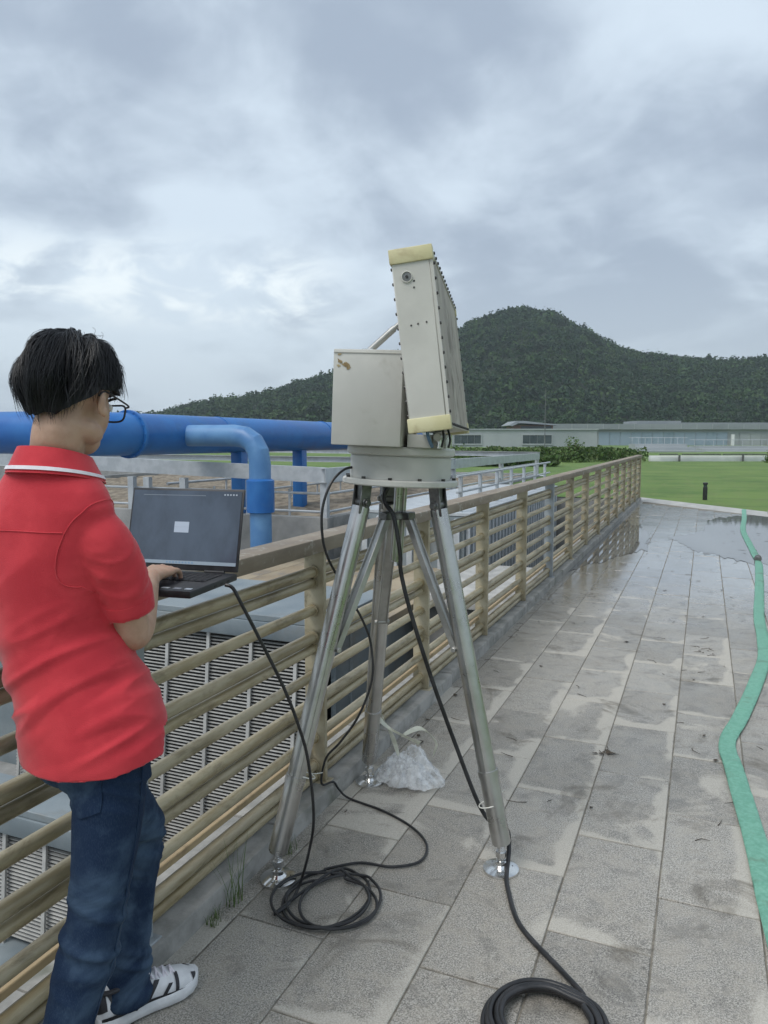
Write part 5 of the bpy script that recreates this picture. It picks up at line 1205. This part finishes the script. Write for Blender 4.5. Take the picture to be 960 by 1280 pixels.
b_ = MB(); b_.tube([on_polo((x, 1.09, 1.318 - .35 * (x + 1.25) ** 2)) for x in np.linspace(-1.365, -1.135, 40)], .0013, 6); part('yoke_seam', b_, M['polo'], polo)
sc_ = V(-1.170, 1.196, 1.290); sax = nrm((.80, .10, -.34)); su, sw, _ = frame(sax)
b_ = MB(); b_.tube([on_polo(sc_ + (su * math.cos(a) + sw * math.sin(a)) * .085) for a in np.linspace(0, 2 * math.pi, 60)[:-1]], .0013, 6, True); part('armhole_seam', b_, M['polo'], polo)
# sleeve band, collar with a white stripe
def band(c, ax, r, h, name, mat, par, th=.003, n=40, wob=.0):
    u, w, d = frame(ax); c = np.asarray(c, float); prof = [(r, -h / 2), (r + th, -h / 2), (r + th, h / 2), (r, h / 2)]; vs_ = []
    for k in range(n):
        a = 2 * math.pi * k / n
        for rr, hh in prof: vs_.append(c + (u * math.cos(a) + w * math.sin(a)) * rr + d * hh)
    b_ = MB(); b_.add(vs_, [(k * 4 + j, k * 4 + (j + 1) % 4, ((k + 1) % n) * 4 + (j + 1) % 4, ((k + 1) % n) * 4 + j) for k in range(n) for j in range(4)]); return part(name, b_, mat, par)
band(ER_ - axR * .010, axR, .0525, .022, 'sleeve_band', M['polo'], polo)
def collar_strip(z0, z1, r0, r1, name, mat, par, th, drop=.022):
    n = 56; vs_ = []
    for k in range(n + 1):
        a = -math.pi / 2 + (k / n - .5) * 2 * math.pi * .93; fr_ = max(0, math.sin(a)); back = (1 - math.sin(a)) / 2
        for (rr, z) in ((r0, z0), (r0 + th, z0), (r1 + th, z1), (r1, z1)):
            zz = z - drop * (1 - back) ** 1.2 * 1.6; vs_.append(V(-1.241 + math.cos(a) * rr * 1.03, 1.188 + math.sin(a) * rr * 1.0 + .012 * fr_, zz))
    b_ = MB(); b_.add(vs_, [(k * 4 + j, k * 4 + (j + 1) % 4, (k + 1) * 4 + (j + 1) % 4, (k + 1) * 4 + j) for k in range(n) for j in range(4)] + [(0, 1, 2, 3), tuple(n * 4 + j for j in (3, 2, 1, 0))]); return part(name, b_, mat, par, ang=60)
col = collar_strip(1.434, 1.486, .088, .064, 'collar', M['polo'], polo, .0045)
collar_strip(1.4405, 1.4475, .0862, .0830, 'collar_stripe', M['collar_white'], col, .0070)
# --- jeans
J = MB()
ring_loft(J, [((-1.205, 1.228, .94), (.132, 0, 0), (0, .098, 0)), ((-1.206, 1.226, .90), (.134, 0, 0), (0, .105, 0)), ((-1.205, 1.224, .83), (.138, 0, 0), (0, .108, 0)), ((-1.20, 1.226, .77), (.13, 0, 0), (0, .095, 0))], 32)
limb(J, [(-1.138, 1.212, .85, .077), (-1.140, 1.200, .72, .074), (-1.140, 1.165, .56, .063), (-1.142, 1.135, .46, .060), (-1.152, 1.082, .32, .054), (-1.156, 1.045, .18, .051), (-1.156, 1.03, .07, .055)])
limb(J, [(-1.282, 1.238, .84, .086), (-1.295, 1.345, .70, .078), (-1.308, 1.470, .53, .064), (-1.314, 1.488, .475, .061), (-1.328, 1.475, .32, .056), (-1.335, 1.455, .18, .054), (-1.336, 1.445, .065, .058)])
jm_ = melt(J, .0068, 7)
def jf(c, n):
    k = .0035 * nz(c, (6, 6, 5)) + .0018 * nz(c, (16, 16, 12), 4)
    for kz, amp, wd in ((.47, .010, .09), (.10, .013, .09), (.80, .006, .08)):
        q = nz((c.x, c.y, c.z + .35 * c.y + .2 * c.x), (4, 4, 24), kz * 9); k += amp * (1 - min(1, abs(q) * 2.6)) * math.exp(-((c.z - kz) / wd) ** 2)
    return k - .002
displace(jm_, jf)
jeans = finish('jeans', jm_, M['denim'], person, PO, drop=lambda c: c.z < .045 or c.z > .932, solid=.0025)
jeans['label'] = 'dark blue denim jeans'
sm2 = MB(); sp1 = []
for z in np.linspace(.83, .10, 40):
    cx_, cy_, r_q = [float(np.interp(z, [.07, .18, .32, .46, .56, .72, .85], q)) for q in ([-1.156, -1.156, -1.152, -1.142, -1.140, -1.138, -1.128], [1.03, 1.045, 1.082, 1.135, 1.165, 1.200, 1.212], [.055, .051, .054, .060, .063, .075, .084])]
    sp1.append(V(cx_ + r_q * .995, cy_ + .012, z))
SEAM = sp1
# back pocket, outlined by a raised stitched patch on the right seat
pk = MB(); px0, pz0 = -1.155, .800
poly_ = [(-.050, .055), (.052, .060), (.050, -.035), (.004, -.058), (-.046, -.040)]
bmt = bmesh.new(); bmt.from_mesh(jeans.data); bvh = mathutils_bvh.BVHTree.FromBMesh(bmt); bmt.free()
def on_jeans(x, z, lift):
    h = bvh.ray_cast(Vector((x - PO[0], -.6, z)), Vector((0, 1, 0)))
    return (V(*h[0]) + PO + V(*h[1]) * lift) if h[0] is not None else V(x, 1.1, z)
def near_jeans(p, lift):
    h = bvh.find_nearest(Vector(p - PO)); return V(*h[0]) + PO + V(*h[1]) * lift
sm2.tube([near_jeans(q, .0006) for q in SEAM], .0017, 6); part('side_seam', sm2, M['denim'], jeans)
g8 = 7; grid = []
for j in range(g8 + 1):
    v = j / g8; zt = pz0 + .058 - v * .112
    for i in range(g8 + 1):
        u = i / g8; zz = zt - (.022 * v) * (1 - abs(u - .5) * 2); grid.append((px0 - .050 + u * .102, zz))
vs_ = [on_jeans(x, z, .0028) for x, z in grid]; n1 = g8 + 1
pk.add(vs_ + [on_jeans(x, z, -.004) for x, z in grid], [(j * n1 + i, j * n1 + i + 1, (j + 1) * n1 + i + 1, (j + 1) * n1 + i) for j in range(g8) for i in range(g8)] + [(j * n1, (j + 1) * n1, (j + 1) * n1 + n1 * n1, j * n1 + n1 * n1) for j in range(g8)] + [((j + 1) * n1 + g8, j * n1 + g8, j * n1 + g8 + n1 * n1, (j + 1) * n1 + g8 + n1 * n1) for j in range(g8)] + [(g8 * n1 + i, g8 * n1 + i + 1, g8 * n1 + i + 1 + n1 * n1, g8 * n1 + i + n1 * n1) for i in range(g8)])
part('back_pocket', pk, M['denim'], jeans, fix=False)
# --- sneakers
def sneaker(heel, toe, zb0, label):
    heel, toe = np.array([*heel, zb0]), np.array([*toe, zb0]); d = nrm(toe - heel); s_ = np.cross(d, V(0, 0, 1)); L = np.linalg.norm(toe - heel)
    def q(x, y, z): return heel + d * x * L + s_ * y + V(0, 0, z)
    xs = [0, .02, .08, .2, .35, .5, .65, .78, .88, .95, 1.0]; hw = [.012, .028, .037, .041, .038, .040, .047, .049, .044, .030, .008]
    so = MB(); vs_ = []; n = len(xs)
    def outline(k, z, ins=0.0): return [q(x, (w - ins) * k, z + (.012 * max(0, (x - .8) / .2) ** 2)) for x, w in zip(xs, hw)]
    rings = []
    for z, g_ in ((0, -.004), (.006, .002), (.022, .004), (.034, .0)):
        rings.append([q(x, w + g_, z + .010 * max(0, (x - .75) / .25) ** 2) for x, w in zip(xs, hw)] + [q(x, -(w + g_), z + .010 * max(0, (x - .75) / .25) ** 2) for x, w in list(zip(xs, hw))[::-1]])
    m = len(rings[0]); so.add([p for r in rings for p in r], [(i * m + k, i * m + (k + 1) % m, (i + 1) * m + (k + 1) % m, (i + 1) * m + k) for i in range(len(rings) - 1) for k in range(m)] + [tuple(range(m))[::-1], tuple(range((len(rings) - 1) * m, len(rings) * m))])
    sh = part('shoe', so, M['shoe_white'], person, bevel=.002, ang=40); sh['label'] = label; sh.name = 'shoe'
    tops = [.072, .090, .105, .108, .102, .090, .078, .066, .056, .044, .034]
    def upper(x0, x1, lift, a0, a1, nn=14, mm=16, sh_=0.0):
        vs_ = []
        for i in range(nn + 1):
            for k in range(mm + 1):
                a = a0 + (a1 - a0) * k / mm; x = min(max(x0 + (x1 - x0) * i / nn + sh_ * abs(math.sin(a)), 0), 1); w = np.interp(x, xs, hw) * .93 + lift; t = np.interp(x, xs, tops) + lift; cx_ = math.cos(a); sx_ = math.sin(a); vs_.append(q(x, math.copysign(abs(cx_) ** .75, cx_) * w * (1 - .25 * abs(sx_) ** 3), .028 + (t - .028) * abs(sx_) ** .8))
        return vs_, [(i * (mm + 1) + k, i * (mm + 1) + k + 1, (i + 1) * (mm + 1) + k + 1, (i + 1) * (mm + 1) + k) for i in range(nn) for k in range(mm)]
    u_ = MB(); u_.add(*upper(.0, 1.0, 0, 0, math.pi, 26, 22)); part('upper', u_, M['shoe_white'], sh, fix=False, ang=60)
    for x0, x1, a0, a1, k_ in ((.16, .22, .03, .95, -.10), (.27, .325, .03, .95, .14), (.40, .45, .03, .90, .16), (.56, .60, .03, .60, .16), (.02, .97, .02, .13, 0), (.0, .07, .35, 2.8, 0), (.70, .735, .05, 1.25, .03), (.90, .955, .25, 1.0, 0)):
        for mir in (0, 1):
            A0, A1 = (a0, a1) if not mir else (math.pi - a1, math.pi - a0)
            u_ = MB(); u_.add(*upper(x0, x1, .0022, A0, A1, 24 if x1 - x0 > .3 else 5, 10, k_)); part('stripe', u_, M['shoe_black'], sh, fix=False)
    for k in range(5):
        x = .40 + k * .075; b_ = MB(); t = np.interp(x, xs, tops) + .002; w = .026 - k * .0015
        b_.tube(spline([q(x, -w, t - .010), q(x + .02, 0, t + .003), q(x + .04, w, t - .011)], 5), .0030, 7); b_.tube(spline([q(x, w, t - .010), q(x + .02, 0, t + .005), q(x + .04, -w, t - .011)], 5), .0030, 7); part('lace', b_, M['collar_white'], sh)
    b_ = MB(); t = .118
    for s2 in (-1, 1): b_.tube(spline([q(.40, 0, .108), q(.42, s2 * .02, .122), q(.46, s2 * .035, .112), q(.44, s2 * .02, .102), q(.41, 0, .106)], 5), .0026, 7)
    part('lace_bow', b_, M['collar_white'], sh)
    b_ = MB(); b_.tube([q(.02 + .30 * (1 - math.cos(a)) / 2 + .01, math.sin(a) * .033, .100 + .012 * (1 - math.cos(a)) / 2) for a in np.linspace(0, 2 * math.pi, 25)[:-1]], .0065, 8, True); part('ankle_pad', b_, M['shoe_black'], sh)
sneaker((-1.372, 1.372), (-1.245, 1.618), .003, 'white sneaker with black stripes, the forward foot')
sneaker((-1.150, .985), (-1.135, 1.255), .003, 'white sneaker with black stripes, the rear foot')
